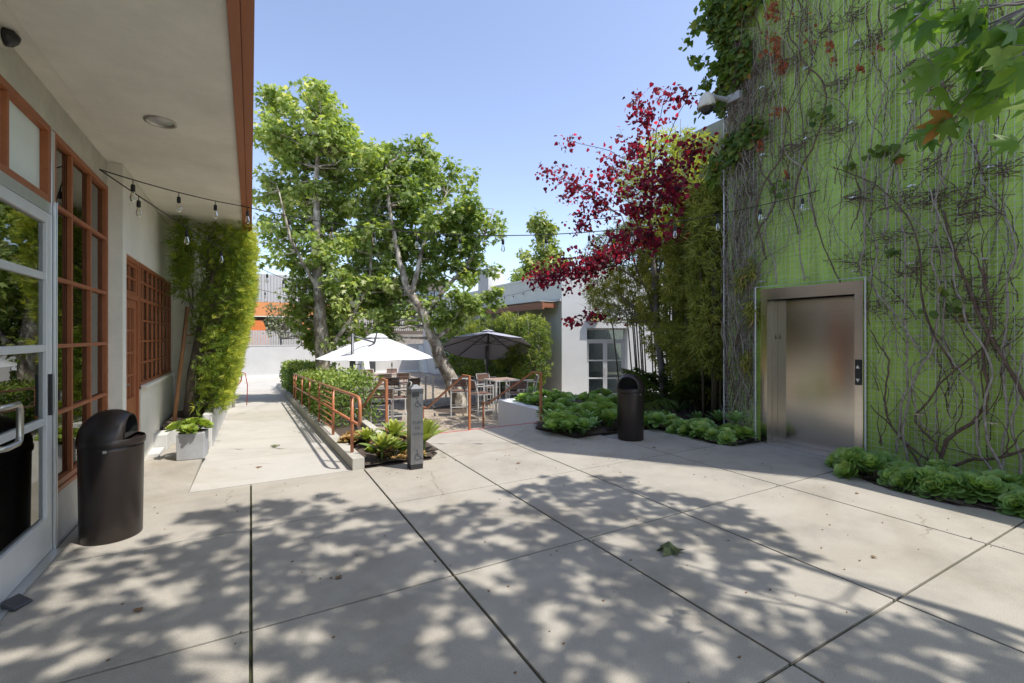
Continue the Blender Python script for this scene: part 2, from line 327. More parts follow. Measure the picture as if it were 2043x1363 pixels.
# ------------------------------------------------------------------ leaves
def fan(outline, c):
    vs = [c] + outline; n = len(outline)
    return np.array(vs, float), [(0, 1 + i, 1 + (i + 1) % n) for i in range(n)]
def mir(h): return h + [(-x, y) for x, y in reversed(h) if abs(x) > 1e-6]
def T3(vf, fold=.15, droop=.12):
    v, f = vf; z = -fold * np.abs(v[:, 0]) - droop * v[:, 1] ** 2
    return np.column_stack([v, z]), f
PLANE = T3(fan(mir([(0, 0), (.2, -.06), (.52, .1), (.26, .27), (.5, .62), (.17, .52), (0, 1)]), (0, .3)), .2, .15)
PLANES = T3(fan(mir([(0, 0), (.48, .06), (.2, .3), (.42, .62), (0, 1)]), (0, .3)), .25, .2)
HEART = T3(fan(mir([(0, 0), (.36, -.02), (.48, .3), (.3, .68), (0, 1)]), (0, .35)), .25, .15)
NARROW = (np.array([(0, 0, 0), (.5, .35, -.1), (0, 1, -.3), (-.5, .35, -.1)], float) * (.26, 1, 1), [(0, 1, 2), (0, 2, 3)])
BLADE = (np.array([(0, 0, 0), (.5, .35, -.03), (0, 1, -.35), (-.5, .35, -.03)], float) * (.17, 1, 1), [(0, 1, 2), (0, 2, 3)])
OVAL = (np.array([(0, 0, 0), (.32, .45, -.05), (0, 1, -.12), (-.32, .45, -.05)], float), [(0, 1, 2), (0, 2, 3)])
def spray(n, w, L0, spread):
    vs = []; fs = []; g = random.Random(n)
    for i in range(n):
        a = 2 * math.pi * i / n + g.uniform(-.3, .3); e = g.uniform(.2, spread)
        d = np.array([math.cos(a) * math.sin(e), math.cos(e), math.sin(a) * math.sin(e)]); s = np.cross(d, (g.uniform(-1, 1), g.uniform(-1, 1), g.uniform(-1, 1))); s /= np.linalg.norm(s)
        l = L0 * g.uniform(.7, 1.1); b = len(vs); st = d * .02
        vs += [st, st + d * l * .4 + s * w, st + d * l, st + d * l * .4 - s * w]; fs += [(b, b + 1, b + 2), (b, b + 2, b + 3)]
    return np.array(vs), fs
SPRAY = spray(9, .035, 1, 1.25)
BSPRAY = spray(6, .07, 1, 1.0)

def unit(a): return a / (np.linalg.norm(a, axis=1, keepdims=True) + 1e-9)
def leaves(name, P, D, U, S, tmpl, material, parent=None, rnd=None, jit=.25, bias=None):
    """one mesh of leaves: base points P, pointing D, face normal about U, size S"""
    tv, tf = tmpl; n = len(P); k = len(tv)
    D = unit(D); X = unit(np.cross(D, U)); Z = np.cross(X, D)
    S = np.broadcast_to(np.asarray(S, float), (n,))[:, None, None]
    Vv = (P[:, None, :] + S * (tv[None, :, 0:1] * X[:, None, :] + tv[None, :, 1:2] * D[:, None, :] + tv[None, :, 2:3] * Z[:, None, :])).reshape(-1, 3)
    off = root_loc(parent); Vv = Vv - np.array(off)
    F = np.array(tf); F = (F[None] + (np.arange(n) * k)[:, None, None]).reshape(-1)
    me = bpy.data.meshes.new(name); me.vertices.add(n * k); me.vertices.foreach_set('co', Vv.ravel().astype(np.float32))
    nf = n * len(tf); me.loops.add(nf * 3); me.loops.foreach_set('vertex_index', F.astype(np.int32))
    me.polygons.add(nf); me.polygons.foreach_set('loop_start', (np.arange(nf) * 3).astype(np.int32))
    try: me.polygons.foreach_set('loop_total', np.full(nf, 3, np.int32))
    except Exception: pass
    if rnd is None: rnd = rng.normal(.45, jit, n)
    at = me.attributes.new('rnd', 'FLOAT', 'POINT'); at.data.foreach_set('value', np.repeat(np.clip(rnd, 0, 1), k).astype(np.float32))
    me.materials.append(material); me.update(calc_edges=True); me.validate()
    o = bpy.data.objects.new(name, me); C.objects.link(o); o.parent = parent; return o
def rdir(n): return unit(rng.normal(size=(n, 3)))
def ball(n, c, r, p=.45):
    """n points in an ellipsoid, denser to the shell"""
    u = rdir(n) * (rng.random(n) ** p)[:, None]; return np.array(c) + u * np.array(r)
def limb(a, b, k=6, wob=.12, sag=0):
    a = V(a); b = V(b); L = (b - a).length; o = []
    for i in range(k + 1):
        t = i / k; p = a.lerp(b, t)
        w = math.sin(math.pi * t) * wob * L
        p += V((random.uniform(-1, 1), random.uniform(-1, 1), random.uniform(-.6, .6))) * w * .5 + V((0, 0, -sag * 4 * t * (1 - t)))
        o.append(p)
    return o
def taper(a, b, k): return [a + (b - a) * i / (k - 1) for i in range(k)]

def tree(name, label, cat, base, trunks, blobs, nclump, nleaf, csize, lsize, lmat, bmat, tmpl=PLANE, droop=.55, group=None, twig=.012, crown='crown', holes=0, rpow=.55, sep=0):
    """trunks: list of (points, radii); blobs: (centre, radii, weight)"""
    t = thing(name, label, cat, base, group)
    tm = MB(); nodes = []
    for pts, rs in trunks:
        P_ = []; R_ = []
        for i in range(len(pts) - 1):
            for j in range(4):
                u = j / 4; p = V(pts[i]).lerp(V(pts[i + 1]), u)
                if i + j > 0: p += V((random.uniform(-1, 1), random.uniform(-1, 1), 0)) * rs[i] * .18
                P_.append(p); R_.append((rs[i] + (rs[i + 1] - rs[i]) * u) * random.uniform(.94, 1.06))
        P_.append(V(pts[-1])); R_.append(rs[-1])
        tm.tube(P_, R_, 12); nodes += [(p, r) for p, r in zip(P_, R_) if r < rs[0] * .9 or len(pts) > 2]
    tot = sum(b[2] for b in blobs); cl = []
    for c, r, w in blobs: cl.append(ball(max(1, int(nclump * w / tot)), c, r, rpow))
    cl = np.concatenate(cl)
    if sep:
        rng.shuffle(cl); pr = np.column_stack([cl[:, 0] - .36 * cl[:, 2], cl[:, 1] + .45 * cl[:, 2]]); keep = []
        for i in range(len(cl)):
            if not keep or np.min(np.hypot(*(pr[keep] - pr[i]).T)) > sep: keep.append(i)
        cl = cl[keep]
    np_nodes = np.array([tuple(p) for p, r in nodes])
    tr = tm.build('trunk', bmat, t, smooth=True)
    bm = MB()
    for c in cl:
        d = np.linalg.norm(np_nodes - c, axis=1) + np.maximum(0, np_nodes[:, 2] - c[2]) * .8; i = int(np.argmin(d)); r0 = min(nodes[i][1] * .5, .045)
        pts = limb(nodes[i][0], c, 5, .13); rr = taper(max(r0, twig), twig * .4, 6); bm.tube(pts, rr, 5, cap=False)
    bm.build('branches', bmat, t, smooth=True)
    n = len(cl) * nleaf; ci = np.repeat(np.arange(len(cl)), nleaf)
    cs = csize * rng.uniform(.6, 1.35, len(cl))
    off = rdir(n) * (rng.random(n) ** .5)[:, None] * cs[ci][:, None] * np.array([1, 1, .8])
    P = cl[ci] + off
    D = unit(off) * .7 + rng.normal(size=(n, 3)) * .5; D[:, 2] -= droop
    U = rng.normal(size=(n, 3)) * .45 + np.array([0, 0, 1.0])
    rn = rng.normal(.42, .2, n) + rng.normal(0, .1, len(cl))[ci]
    tip = rng.random(n) < .06; rn[tip] = 1
    leaves(crown, P, D, U, lsize * rng.uniform(.55, 1.25, n), tmpl, lmat, t, rn)
    return t

# ------------------------------------------------------------------ ground
def struct(o): o['kind'] = 'structure'; return o
b = MB(); b.box(-150, 170, -80, 240, -1.4, -.80); struct(b.build('ground', M['earth']))
ZR = lambda y: -.0425 * (min(max(y, 5.72), 23.4) - 5.72)
# plaza slabs, real open joints
XJ = [-6.0, -1.28, 0, 1.18, 2.30, 3.40, 4.93, 6.42, 8.2]
YJ = [-9.5, -7.9, -6.36, -4.82, -3.3, -1.77, -.24, 1.29, 2.88, 4.40, 5.72, 7.26]
b = MB(); g = .008
for i in range(len(XJ) - 1):
    for j in range(len(YJ) - 1):
        x0, x1, y0, y1 = XJ[i], XJ[i + 1], YJ[j], YJ[j + 1]
        if j == len(YJ) - 2:
            if x1 < 1.9: continue
            if x0 < 2: x0 = 1.87
            if x0 > 4.9: continue
        b.box(x0 + g, x1 - g, y0 + g, y1 - g, -.14, 0)
struct(b.build('plaza', M['conc'], bevel=.004))
b = MB(); b.box(-5.99, 8.19, -9.49, 5.715, -.8, -.018); b.box(1.88, 4.92, 5.715, 7.25, -.8, -.018); struct(b.build('joint_bed', M['joint']))
# sidewalk along the building
b = MB()
for y0, y1 in ((5.72, 6.5), (6.5, 7.3), (7.3, 8.42)): b.box(-1.30, -.555, y0 + .005, y1 - .005, -.8, -.002)
struct(b.build('sidewalk', M['conc'], bevel=.004))
# ramp
b = MB(); ys = [5.72, 7.26, 8.8, 10.4, 12, 13.6, 15.2, 16.8, 18.4, 20, 21.6, 23.4, 27, 29.3]
for y0, y1 in zip(ys, ys[1:]):
    a0, a1 = y0 + .004, y1 - .004
    x1 = 1.05 if y0 < 23 else 3.3
    vs = [(-.55, a0, -1.0), (x1, a0, -1.0), (x1, a1, -1.0), (-.55, a1, -1.0), (-.55, a0, ZR(a0)), (x1, a0, ZR(a0)), (x1, a1, ZR(a1)), (-.55, a1, ZR(a1))]
    b.add(vs, [(3, 2, 1, 0), (4, 5, 6, 7), (0, 1, 5, 4), (1, 2, 6, 5), (2, 3, 7, 6), (3, 0, 4, 7)])
struct(b.build('ramp', M['conc2']))
# patio
b = MB(); b.box(1.9, 9.9, 8.9, 29.3, -.79, -.75); struct(b.build('patio', M['paver']))
b = MB()
for k in range(4): b.box(1.875, 5.0, 7.262 + .40 * k, 7.66 + .40 * k, -.8, -.15 * (k + 1))
struct(b.build('steps', M['conc2'], bevel=.006))
b = MB(); b.box(1.88, 4.92, 7.16, 7.20, .0, .003); struct(b.build('stair_nosing_line', M['red']))
# planting beds
def bed(name, poly, z0, z1, zf=None):
    b = MB(); b.prism(poly, z0, z1, zf); return b
def mound(poly, z, h, step=.12):
    """soil sheet with an uneven top inside poly"""
    xs = [p[0] for p in poly]; yy = [p[1] for p in poly]
    def inside(x, y):
        c = False; n = len(poly)
        for i in range(n):
            x1, y1 = poly[i]; x2, y2 = poly[(i + 1) % n]
            if (y1 > y) != (y2 > y) and x < (x2 - x1) * (y - y1) / (y2 - y1) + x1: c = not c
        return c
    b = MB(); nx = int((max(xs) - min(xs)) / step) + 1; ny = int((max(yy) - min(yy)) / step) + 1
    for i in range(nx):
        for j in range(ny):
            x = min(xs) + i * step; y = min(yy) + j * step
            if inside(x + step / 2, y + step / 2):
                q = [(x, y), (x + step, y), (x + step, y + step), (x, y + step)]
                b.add([(a, c, z + h * (.5 + .5 * noise.noise(V((a * 3, c * 3, z))))) for a, c in q], [(0, 1, 2, 3)])
    return b
P2 = [(4.25, 6.7), (4.42, 5.74), (5.3, 5.84), (6.0, 5.9), (6.1, 5.1), (5.98, 4.5), (6.05, 4.25), (6.68, 4.2), (6.68, 4.84), (9.6, 4.84), (9.6, 9.3), (5.25, 9.3), (4.95, 7.26), (4.6, 7.1)]
b = bed('bed', P2, -.8, .012); struct(b.build('planting_bed', M['soil']))
b = mound(P2, .02, .05); struct(b.build('planting_bed_soil', M['soil'], smooth=True))
P4 = [(6.7, 2.78), (6.42, 2.98), (6.05, 2.72), (5.84, 2.4), (5.76, 2.1), (5.8, 1.75), (5.95, 1.4), (5.98, -3), (6.7, -3)]
b = bed('bed', P4, -.1, .012); struct(b.build('wall_bed', M['soil']))
b = mound(P4[:-2] + [(5.98, 0), (6.7, 0)], .018, .04); struct(b.build('wall_bed_soil', M['soil'], smooth=True))
P1 = [(1.19, 5.72), (2.0, 5.70), (2.2, 5.95), (2.22, 7.0), (1.95, 7.24), (1.19, 7.24)]
b = bed('bed', P1, -.1, .012); struct(b.build('agave_bed', M['soil']))
b = mound(P1, .02, .05, .08); struct(b.build('agave_bed_soil', M['soil'], smooth=True))
b = MB(); b.prism([(1.19, 7.25), (1.74, 7.25), (2.2, 12), (2.2, 23.4), (1.19, 23.4)], -.8, .02, lambda x, y: -.04 * (y - 7.25) if y > 7.3 else 0); struct(b.build('hedge_bed', M['soil']))
b = MB(); b.box(-1.13, -.64, 8.5, 21.9, -.8, .3); struct(b.build('planter_soil', M['soil']))

b = MB(); b.lathe((5.85, 13.75, -.752), [(.0, .02), (.5, .03), (.85, .006)], 24); struct(b.build('tree_pit', M['soil'], smooth=True))
# kerb of the ramp and low walls
def sloped_wall(x0, x1, y0, y1, h, zb=-.9, f=ZR):
    b = MB(); n = 12
    for i in range(n):
        a0 = y0 + (y1 - y0) * i / n; a1 = y0 + (y1 - y0) * (i + 1) / n
        vs = [(x0, a0, zb), (x1, a0, zb), (x1, a1, zb), (x0, a1, zb), (x0, a0, f(a0) + h), (x1, a0, f(a0) + h), (x1, a1, f(a1) + h), (x0, a1, f(a1) + h)]
        fs = [(4, 5, 6, 7), (1, 2, 6, 5), (3, 0, 4, 7)]
        if i == 0: fs.append((0, 1, 5, 4))
        if i == n - 1: fs.append((2, 3, 7, 6))
        b.add(vs, fs)
    return b
o = sloped_wall(1.052, 1.188, 5.70, 24.3, .135).build('kerb', M['curb']); tag(o, 'long raised concrete kerb running down beside the ramp under the railing', 'kerb')
b = MB(); b.box(1.745, 1.87, 7.27, 9.6, -.8, .05); o = b.build('stair_side_wall', M['curb'], bevel=.01); tag(o, 'low concrete wall closing the left side of the patio steps', 'low wall')
b = MB(); b.box(5.0, 5.24, 7.3, 9.3, -.8, .12); b.box(5.0, 6.6, 9.3, 9.5, -.8, .12); o = b.build('planter_wall', M['wing'], bevel=.01); tag(o, 'pale grey rendered planter wall closing the right side of the patio steps', 'planter wall')
b = MB(); b.box(-.64, -.52, 8.43, 22, -1, .40); b.box(-1.14, -.64, 8.43, 8.5, -1, .20)
o = b.build('planter_wall', M['white'], bevel=.01); tag(o, 'long white planter wall on the left of the ramp under the tall clipped shrubs', 'planter wall')
b = MB(); b.box(-1.20, -1.02, 8.02, 8.38, -.01, .22); b.box(-1.2, -1.05, 7.62, 8.0, -.01, .05); o = b.build('concrete_plinth', M['white'], bevel=.012); tag(o, 'small white concrete block against the building beside the grey planter', 'plinth')

# ------------------------------------------------------------------ left building
BL = thing('stucco_building', 'cream stucco building with deep soffit, rust orange window frames and glass door on the left', 'building', (-1.3, 4, 0))
b = MB()
b.box(-1.5, -1.30, 4.78, 6.25, .0, .43)                      # below the large window
b.box(-1.5, -1.30, -6, 6.25, 3.15, 3.41)                     # lintel
b.box(-1.5, -1.30, -6, 2.4, 0, 3.15)
b.build('lower_wall', M['stuccog'], BL)
b = MB()
b.box(-1.5, -1.175, 6.252, 6.42, 0, 3.41)
b.box(-1.42, -1.175, 6.42, 9.8, 2.50, 3.41)
b.box(-1.42, -1.175, 7.19, 9.80, 0, .98)
b.box(-1.42, -1.175, 9.72, 9.80, .98, 2.5)
b.build('wall', M['stucco'], BL)
b = MB(); b.box(-6, -.86, 9.802, 22, -1, 3.40); b.build('rear_wall', M['stucco'], BL)
b = MB(); b.box(-6, -1.157, -6, 9.8, 3.412, 3.6); b.box(-1.157, -.115, -6, 9.8, 3.40, 3.6); b.build('soffit', M['soffit'], BL)
b = MB(); b.box(-.112, -.052, -6, 9.2, 3.37, 3.9); b.box(-.049, .018, -6, 5.0, 3.395, 3.92); b.box(-.049, .016, 5.006, 9.2, 3.395, 3.92); b.build('fascia', M['fascia'], BL)
b = MB(); b.box(-6, .0, -6, 22, 3.93, 4.0); b.build('roof', M['stuccog'], BL)
# interior of the room behind the glazing
b = MB(); b.box(-5.5, -1.5, -1, 9.7, -.1, 0.0); b.build('interior_floor', M['indoor'], BL)
b = MB(); b.box(-4.6, -4.5, -1, 9.7, 0, 3.4); b.box(-4.5, -1.5, 9.65, 9.7, 0, 3.4); b.box(-4.5, -1.5, -1, -.9, 0, 3.4); b.box(-4.5, -1.5, -1, 9.7, 3.3, 3.39); b.build('interior_wall', M['inwall'], BL)
# downlight
b = MB(); b.lathe((-.66, 4.83, 3.36), [(.105, .046), (.115, .038), (.115, .03), (.092, .03), (.085, .045)], 40)
dl = b.build('downlight', M['steel'], BL, smooth=True)
b = MB(); b.lathe((-.66, 4.83, 3.36), [(.001, .030), (.05, .034), (.086, .040)], 40); b.build('lamp_lens', M['alu'], dl, smooth=True)
# large window left of the pilaster
def framebox(b, y0, y1, z0, z1, w, x0, x1):
    b.box(x0, x1, y0, y1, z1 - w, z1); b.box(x0, x1, y0, y1, z0, z0 + w); b.box(x0, x1, y0, y0 + w, z0 + w, z1 - w); b.box(x0, x1, y1 - w, y1, z0 + w, z1 - w)
def grid(parent, name, y0, y1, z0, z1, ym, zm, w, x0, x1, fm, gx, gmat, thick=None, panes=True):
    b = MB(); framebox(b, y0, y1, z0, z1, w, x0, x1)
    mw = w * .62
    for y in ym: b.box(x0 + (x1 - x0) * .45, x1 - .006, y - mw / 2, y + mw / 2, z0 + w, z1 - w)
    for z in zm:
        ww = mw * (1.6 if thick and z in thick else 1)
        b.box(x0 + (x1 - x0) * .48, x1 - .003, y0 + w, y1 - w, z - ww / 2, z + ww / 2)
    fr = b.build(name, fm, parent, bevel=.003)
    if panes:
        p = MB(); p.box(gx, gx + .006, y0 + w * .5, y1 - w * .5, z0 + w * .5, z1 - w * .5); p.build('pane', gmat, fr)
    return fr
wf = grid(BL, 'window', 4.735, 6.25, .43, 3.15, [5.17, 5.69], [2.60, 2.04, 1.52, 1.0], .05, -1.36, -1.292, M['orange'], -1.335, M['glass'])
b = MB(); b.box(-1.50, -1.28, 4.735, 6.25, .40, .432); b.build('sill', M['orange'], wf)
b = MB(); b.box(-1.343, -1.3365, 4.76, 6.24, 2.62, 3.14); b.build('blind', M['shade'], wf)
b = MB(); b.box(-1.44, -1.435, 5.72, 6.24, .0, 2.62); b.build('curtain', M['shadedk'], wf)
# transom over the door
tf = grid(BL, 'transom_window', 2.4, 4.66, 2.58, 3.15, [3.25, 3.99], [], .05, -1.36, -1.29, M['orange'], -1.345, M['glass'])
b = MB(); b.box(-1.343, -1.3365, 2.4, 4.65, 2.60, 3.14); b.build('blind', M['shade'], tf)
# aluminium glass door
b = MB(); b.box(-1.38, -1.285, 4.665, 4.73, 0, 3.13); b.box(-1.38, -1.285, 2.4, 4.665, 2.50, 2.578); b.box(-1.40, -1.22, 2.4, 4.67, .001, .012)
b.box(-1.284, -1.268, 4.675, 4.687, 0, 2.6); b.box(-1.284, -1.268, 4.71, 4.722, 0, 2.6)
b.build('door_frame', M['alu'], BL, bevel=.003)
b = MB(); x0, x1 = -1.335, -1.285
b.box(x0, x1, 4.57, 4.66, .015, 2.495); b.box(x0, x1, 3.66 - .07, 3.66, .015, 2.495); b.box(x0, x1, 3.66, 4.57, 2.42, 2.495); b.box(x0, x1, 3.66, 4.57, .015, .28)
for z in (2.03, 1.51, .98): b.box(x0 + .004, x1 - .004, 3.66, 4.57, z - .026, z + .026)
b.box(x0, x1, 2.5, 3.58, .015, 2.495)
dr = b.build('glass_door', M['alup'], BL, bevel=.004)
b = MB(); b.box(-1.314, -1.308, 3.66, 4.57, .28, 2.42); b.build('pane', M['glassd'], dr)
b = MB(); q = [(-1.29, 3.60, 1.20), (-1.20, 3.61, 1.20), (-1.185, 3.63, 1.20), (-1.185, 3.77, 1.20), (-1.185, 3.79, 1.18), (-1.185, 3.80, 1.15), (-1.185, 3.80, 1.02), (-1.185, 3.79, .985), (-1.185, 3.765, .97), (-1.185, 3.63, .97), (-1.20, 3.61, .97), (-1.29, 3.60, .97)]
b.tube(q, .017, 12); b.build('handle', M['steel'], dr, smooth=True)
b = MB(); b.box(-1.285, -1.262, 4.585, 4.60, 1.02, 1.32); b.build('latch_plate', M['black'], dr, bevel=.003)
# orange door
b = MB(); framebox(b, 6.42, 7.185, 0.0, 2.50, .055, -1.27, -1.19); b.box(-1.27, -1.195, 6.475, 7.13, 2.02, 2.08)
b.build('orange_door_frame', M['orange'], BL, bevel=.003)
b = MB(); x0, x1 = -1.262, -1.212
b.box(x0, x1, 6.48, 7.125, .01, .88); b.box(x0, x1, 6.48, 6.585, .88, 2.015); b.box(x0, x1, 7.02, 7.125, .88, 2.015); b.box(x0, x1, 6.585, 7.02, 1.92, 2.015)
for y in (6.73, 6.875): b.box(x0 + .01, x1 - .008, y - .012, y + .012, .88, 1.92)
for z in (1.14, 1.40, 1.66): b.box(x0 + .01, x1 - .006, 6.585, 7.02, z - .012, z + .012)
od = b.build('orange_door', M['orange'], BL, bevel=.003)
b = MB(); b.box(-1.243, -1.238, 6.585, 7.02, .88, 1.92); b.build('pane', M['glass'], od)
b = MB(); b.box(-1.211, -1.2, 6.52, 6.55, .98, 1.12); b.box(-1.2, -1.17, 6.525, 6.545, 1.05, 1.07); b.build('handle', M['steel'], od)
for z in (.72, 1.8): b = MB(); b.box(-1.211, -1.2, 6.482, 6.505, z, z + .1); b.build('hinge', M['steel'], od)
grid(BL, 'door_transom', 6.478, 7.128, 2.085, 2.442, [6.8], [2.27], .03, -1.26, -1.205, M['orange'], -1.24, M['glass'])
grid(BL, 'window', 7.19, 9.72, .98, 2.50, [7.42 + .33 * k for k in range(7)], [2.27, 2.05, 1.79, 1.53, 1.26], .042, -1.235, -1.185, M['orange'], -1.222, M['glass'], thick=(2.05,))
b = MB(); b.box(-1.40, -1.125, 7.19, 9.72, .94, .982); b.build('sill', M['stucco'], BL)
b = MB(); b.box(-1.5, -1.49, 6.5, 9.7, 1.7, 2.5); b.build('blind', M['shade'], BL)
b = MB(); b.tube([(-1.10, 9.4, .3), (-1.10, 9.4, .9), (-1.12, 9.3, 1.0)], .03, 8); b.build('conduit', M['white'], BL, smooth=True)
# dome camera on the lintel (top left edge)
cm = thing('security_camera', 'dark dome security camera on the lintel above the glass door', 'camera', (-1.29, 3.93, 3.3))
b = MB(); b.tube([(-1.30, 3.86, 3.37), (-1.27, 3.86, 3.37)], .062, 20); b.build('mount', M['cream'], cm, smooth=False)
b = MB(); b.tube([(-1.27, 3.86, 3.37), (-1.235, 3.86, 3.368), (-1.215, 3.86, 3.36), (-1.21, 3.86, 3.355)], [.052, .048, .03, .005], 20); b.build('dome', M['black'], cm, smooth=True)
# black bin seen through the door
ib = thing('waste_bin', 'black bin with white liner seen through the lower door glass', 'bin', (-2.05, 4.85, 0))
b = MB(); b.lathe((-2.05, 4.85, 0), [(.14, 0), (.19, .55), (.17, .55), (.13, .05)], 24); b.build('body', M['black'], ib, smooth=True)
b = MB(); b.lathe((-2.05, 4.85, 0), [(.19, .42), (.203, .50), (.198, .575), (.17, .57), (.15, .3)], 24); b.build('liner', M['signw'], ib, smooth=True)
# cabinet inside
cb = thing('cabinet', 'dark wooden counter inside the room behind the glass door', 'counter', (-2.9, 5.4, 0))
b = MB(); b.box(-3.3, -2.6, 4.6, 6.6, 0, .86); b.build('body', M['brownf'], cb); b = MB(); b.box(-3.35, -2.55, 4.55, 6.65, .862, .92); b.build('top', M['cream'], cb)

# wheelchair symbol and letters
def wheelchair(b, o, ux, uz, s, r=.05, n=None):
    """flat symbol: origin o, in-plane axes ux, uz, outward normal n"""
    o = V(o); ux = V(ux); uz = V(uz); n = V(n)
    def line(pts, w):
        for p, q in zip(pts, pts[1:]):
            P = o + (ux * p[0] + uz * p[1]) * s; Q = o + (ux * q[0] + uz * q[1]) * s
            b.bar(P, Q, w * s, .0018, up=n)
    arc = [(.02 + .27 * math.cos(a), -.18 + .27 * math.sin(a)) for a in [R(110 + i * 20) for i in range(13)]]
    line(arc, .07); line([(-.04, .3), (0, -.1), (.22, -.1), (.36, -.4), (.46, -.36)], .08); line([(-.02, .1), (.2, .1)], .06)
    hd = [(-.05 + .075 * math.cos(a), .42 + .075 * math.sin(a)) for a in [R(i * 36) for i in range(10)]]
    b.add([o + (ux * p[0] + uz * p[1]) * s + n * .0009 for p in hd], [tuple(range(10))])
def text(name, s, size, loc, rot, material, parent, ext=.0006, align='CENTER'):
    cu = bpy.data.curves.new(name, 'FONT'); cu.body = s; cu.size = size; cu.align_x = align; cu.align_y = 'CENTER'; cu.extrude = ext
    tmp = bpy.data.objects.new(name + 'c', cu); C.objects.link(tmp); bpy.context.view_layer.update()
    me = bpy.data.meshes.new_from_object(tmp.evaluated_get(bpy.context.evaluated_depsgraph_get())); bpy.data.objects.remove(tmp)
    me.materials.clear(); me.materials.append(material)
    o = bpy.data.objects.new(name, me); C.objects.link(o); o.parent = parent; o.location = V(loc) - root_loc(parent); o.rotation_euler = rot; return o
# access sign
sg = thing('access_sign', 'small slate blue wheelchair access sign on the glass beside the aluminium door', 'sign', (-1.33, 4.90, 1.36))
b = MB(); b.box(-1.340, -1.336, 4.81, 4.99, 1.22, 1.50); b.build('panel', M['signb'], sg)
b = MB(); wheelchair(b, (-1.3345, 4.90, 1.40), (0, 1, 0), (0, 0, 1), .15, n=(1, 0, 0)); b.box(-1.3355, -1.3345, 4.83, 4.97, 1.305, 1.309); b.build('symbol', M['signw'], sg)
b = MB(); b.box(-1.3355, -1.3345, 4.85, 4.95, 1.28, 1.288); b.box(-1.3355, -1.3345, 4.86, 4.94, 1.26, 1.268); b.build('caption', M['signw'], sg)
ic = thing('door_intercom', 'small black entry reader on the glass below the access sign', 'intercom', (-1.33, 4.93, 1.1))
b = MB(); b.box(-1.338, -1.30, 4.88, 4.94, 1.09, 1.17); b.build('body', M['black'], ic, bevel=.006); b = MB(); b.box(-1.30, -1.298, 4.90, 4.92, 1.12, 1.15); b.build('button', M['steel'], ic)

# ------------------------------------------------------------------ bins
def make_bin(loc, ang, label):
    t = thing('litter_bin', label, 'bin', loc, 'brown dome-topped litter bins'); x, y, z = loc; r = .205
    b = MB(); b.lathe(loc, [(r * .93, 0), (r * .955, .012), (r, .70), (r * 1.0, .765)], 48, cap=True); b.build('body', M['bin'], t, smooth=False).data.polygons.foreach_set('use_smooth', [True] * 144 + [False, False])
    b = MB(); b.lathe(loc, [(r * 1.04, .735), (r * 1.055, .745), (r * 1.055, .775), (r * 1.03, .79)], 48); b.build('rim', M['bin'], t, smooth=True)
    # dome with a flat cut arch
    ca, sa = math.cos(ang), math.sin(ang); cut = .60 * r; vs = []; n = 56; m = 16; fl = []
    for i in range(m + 1):
        e = i / m * math.pi / 2; rr = r * 1.03 * math.cos(e); zz = .785 + .225 * math.sin(e)
        for j in range(n):
            a = 2 * math.pi * j / n; px, py = rr * math.cos(a), rr * math.sin(a)
            vs.append([min(px, cut), py, zz]); fl.append(px > cut + 1e-6)
    fs = []; mf = []
    for i in range(m):
        for j in range(n):
            q = (i * n + j, i * n + (j + 1) % n, (i + 1) * n + (j + 1) % n, (i + 1) * n + j)
            (mf if all(fl[k] for k in q) else fs).append(q)
    W_ = lambda p: (x + p[0] * ca - p[1] * sa, y + p[0] * sa + p[1] * ca, z + p[2])
    b = MB(); b.add([W_(p) for p in vs], fs); lid = b.build('lid', M['bin'], t, smooth=True)
    # mouth: recessed hollow behind the arch
    hw = math.sqrt(max(0, (1.03 * r) ** 2 - cut ** 2)) * .86
    arc = [(-hw, .80)] + [(-hw * math.cos(math.pi * k / 14), .80 + .165 * math.sin(math.pi * k / 14) ** .85) for k in range(1, 14)] + [(hw, .80)]
    b = MB(); out = [W_((cut + .004, p[0] * 1.09, .8 + (p[1] - .8) * 1.07 - .006)) for p in arc]; inn = [W_((cut + .004, p[0], p[1])) for p in arc]; bk = [W_((cut - .10, p[0] * .95, p[1])) for p in arc]
    k = len(arc); b.add(out + inn, [(i, i + 1, k + i + 1, k + i) for i in range(k - 1)] + [(0, k, 2 * k - 1, k - 1)]); b.build('mouth_frame', M['bin'], lid)
    b = MB(); b.add(inn + bk, [(i, i + 1, k + i + 1, k + i) for i in range(k - 1)] + [(0, k, 2 * k - 1, k - 1), tuple(range(k, 2 * k))]); b.build('mouth', M['binin'], lid)
    b = MB(); b.box(x - .012, x + .012, y - r - .004, y - r + .01, z + .70, z + .72); b.build('lock', M['steel'], t)
    return t
make_bin((-.97, 4.80, 0), R(-6), 'dark brown dome-topped litter bin against the stucco wall by the glass door')
make_bin((5.13, 5.33, 0), R(208), 'brown dome-topped litter bin standing at the edge of the green rosette bed')

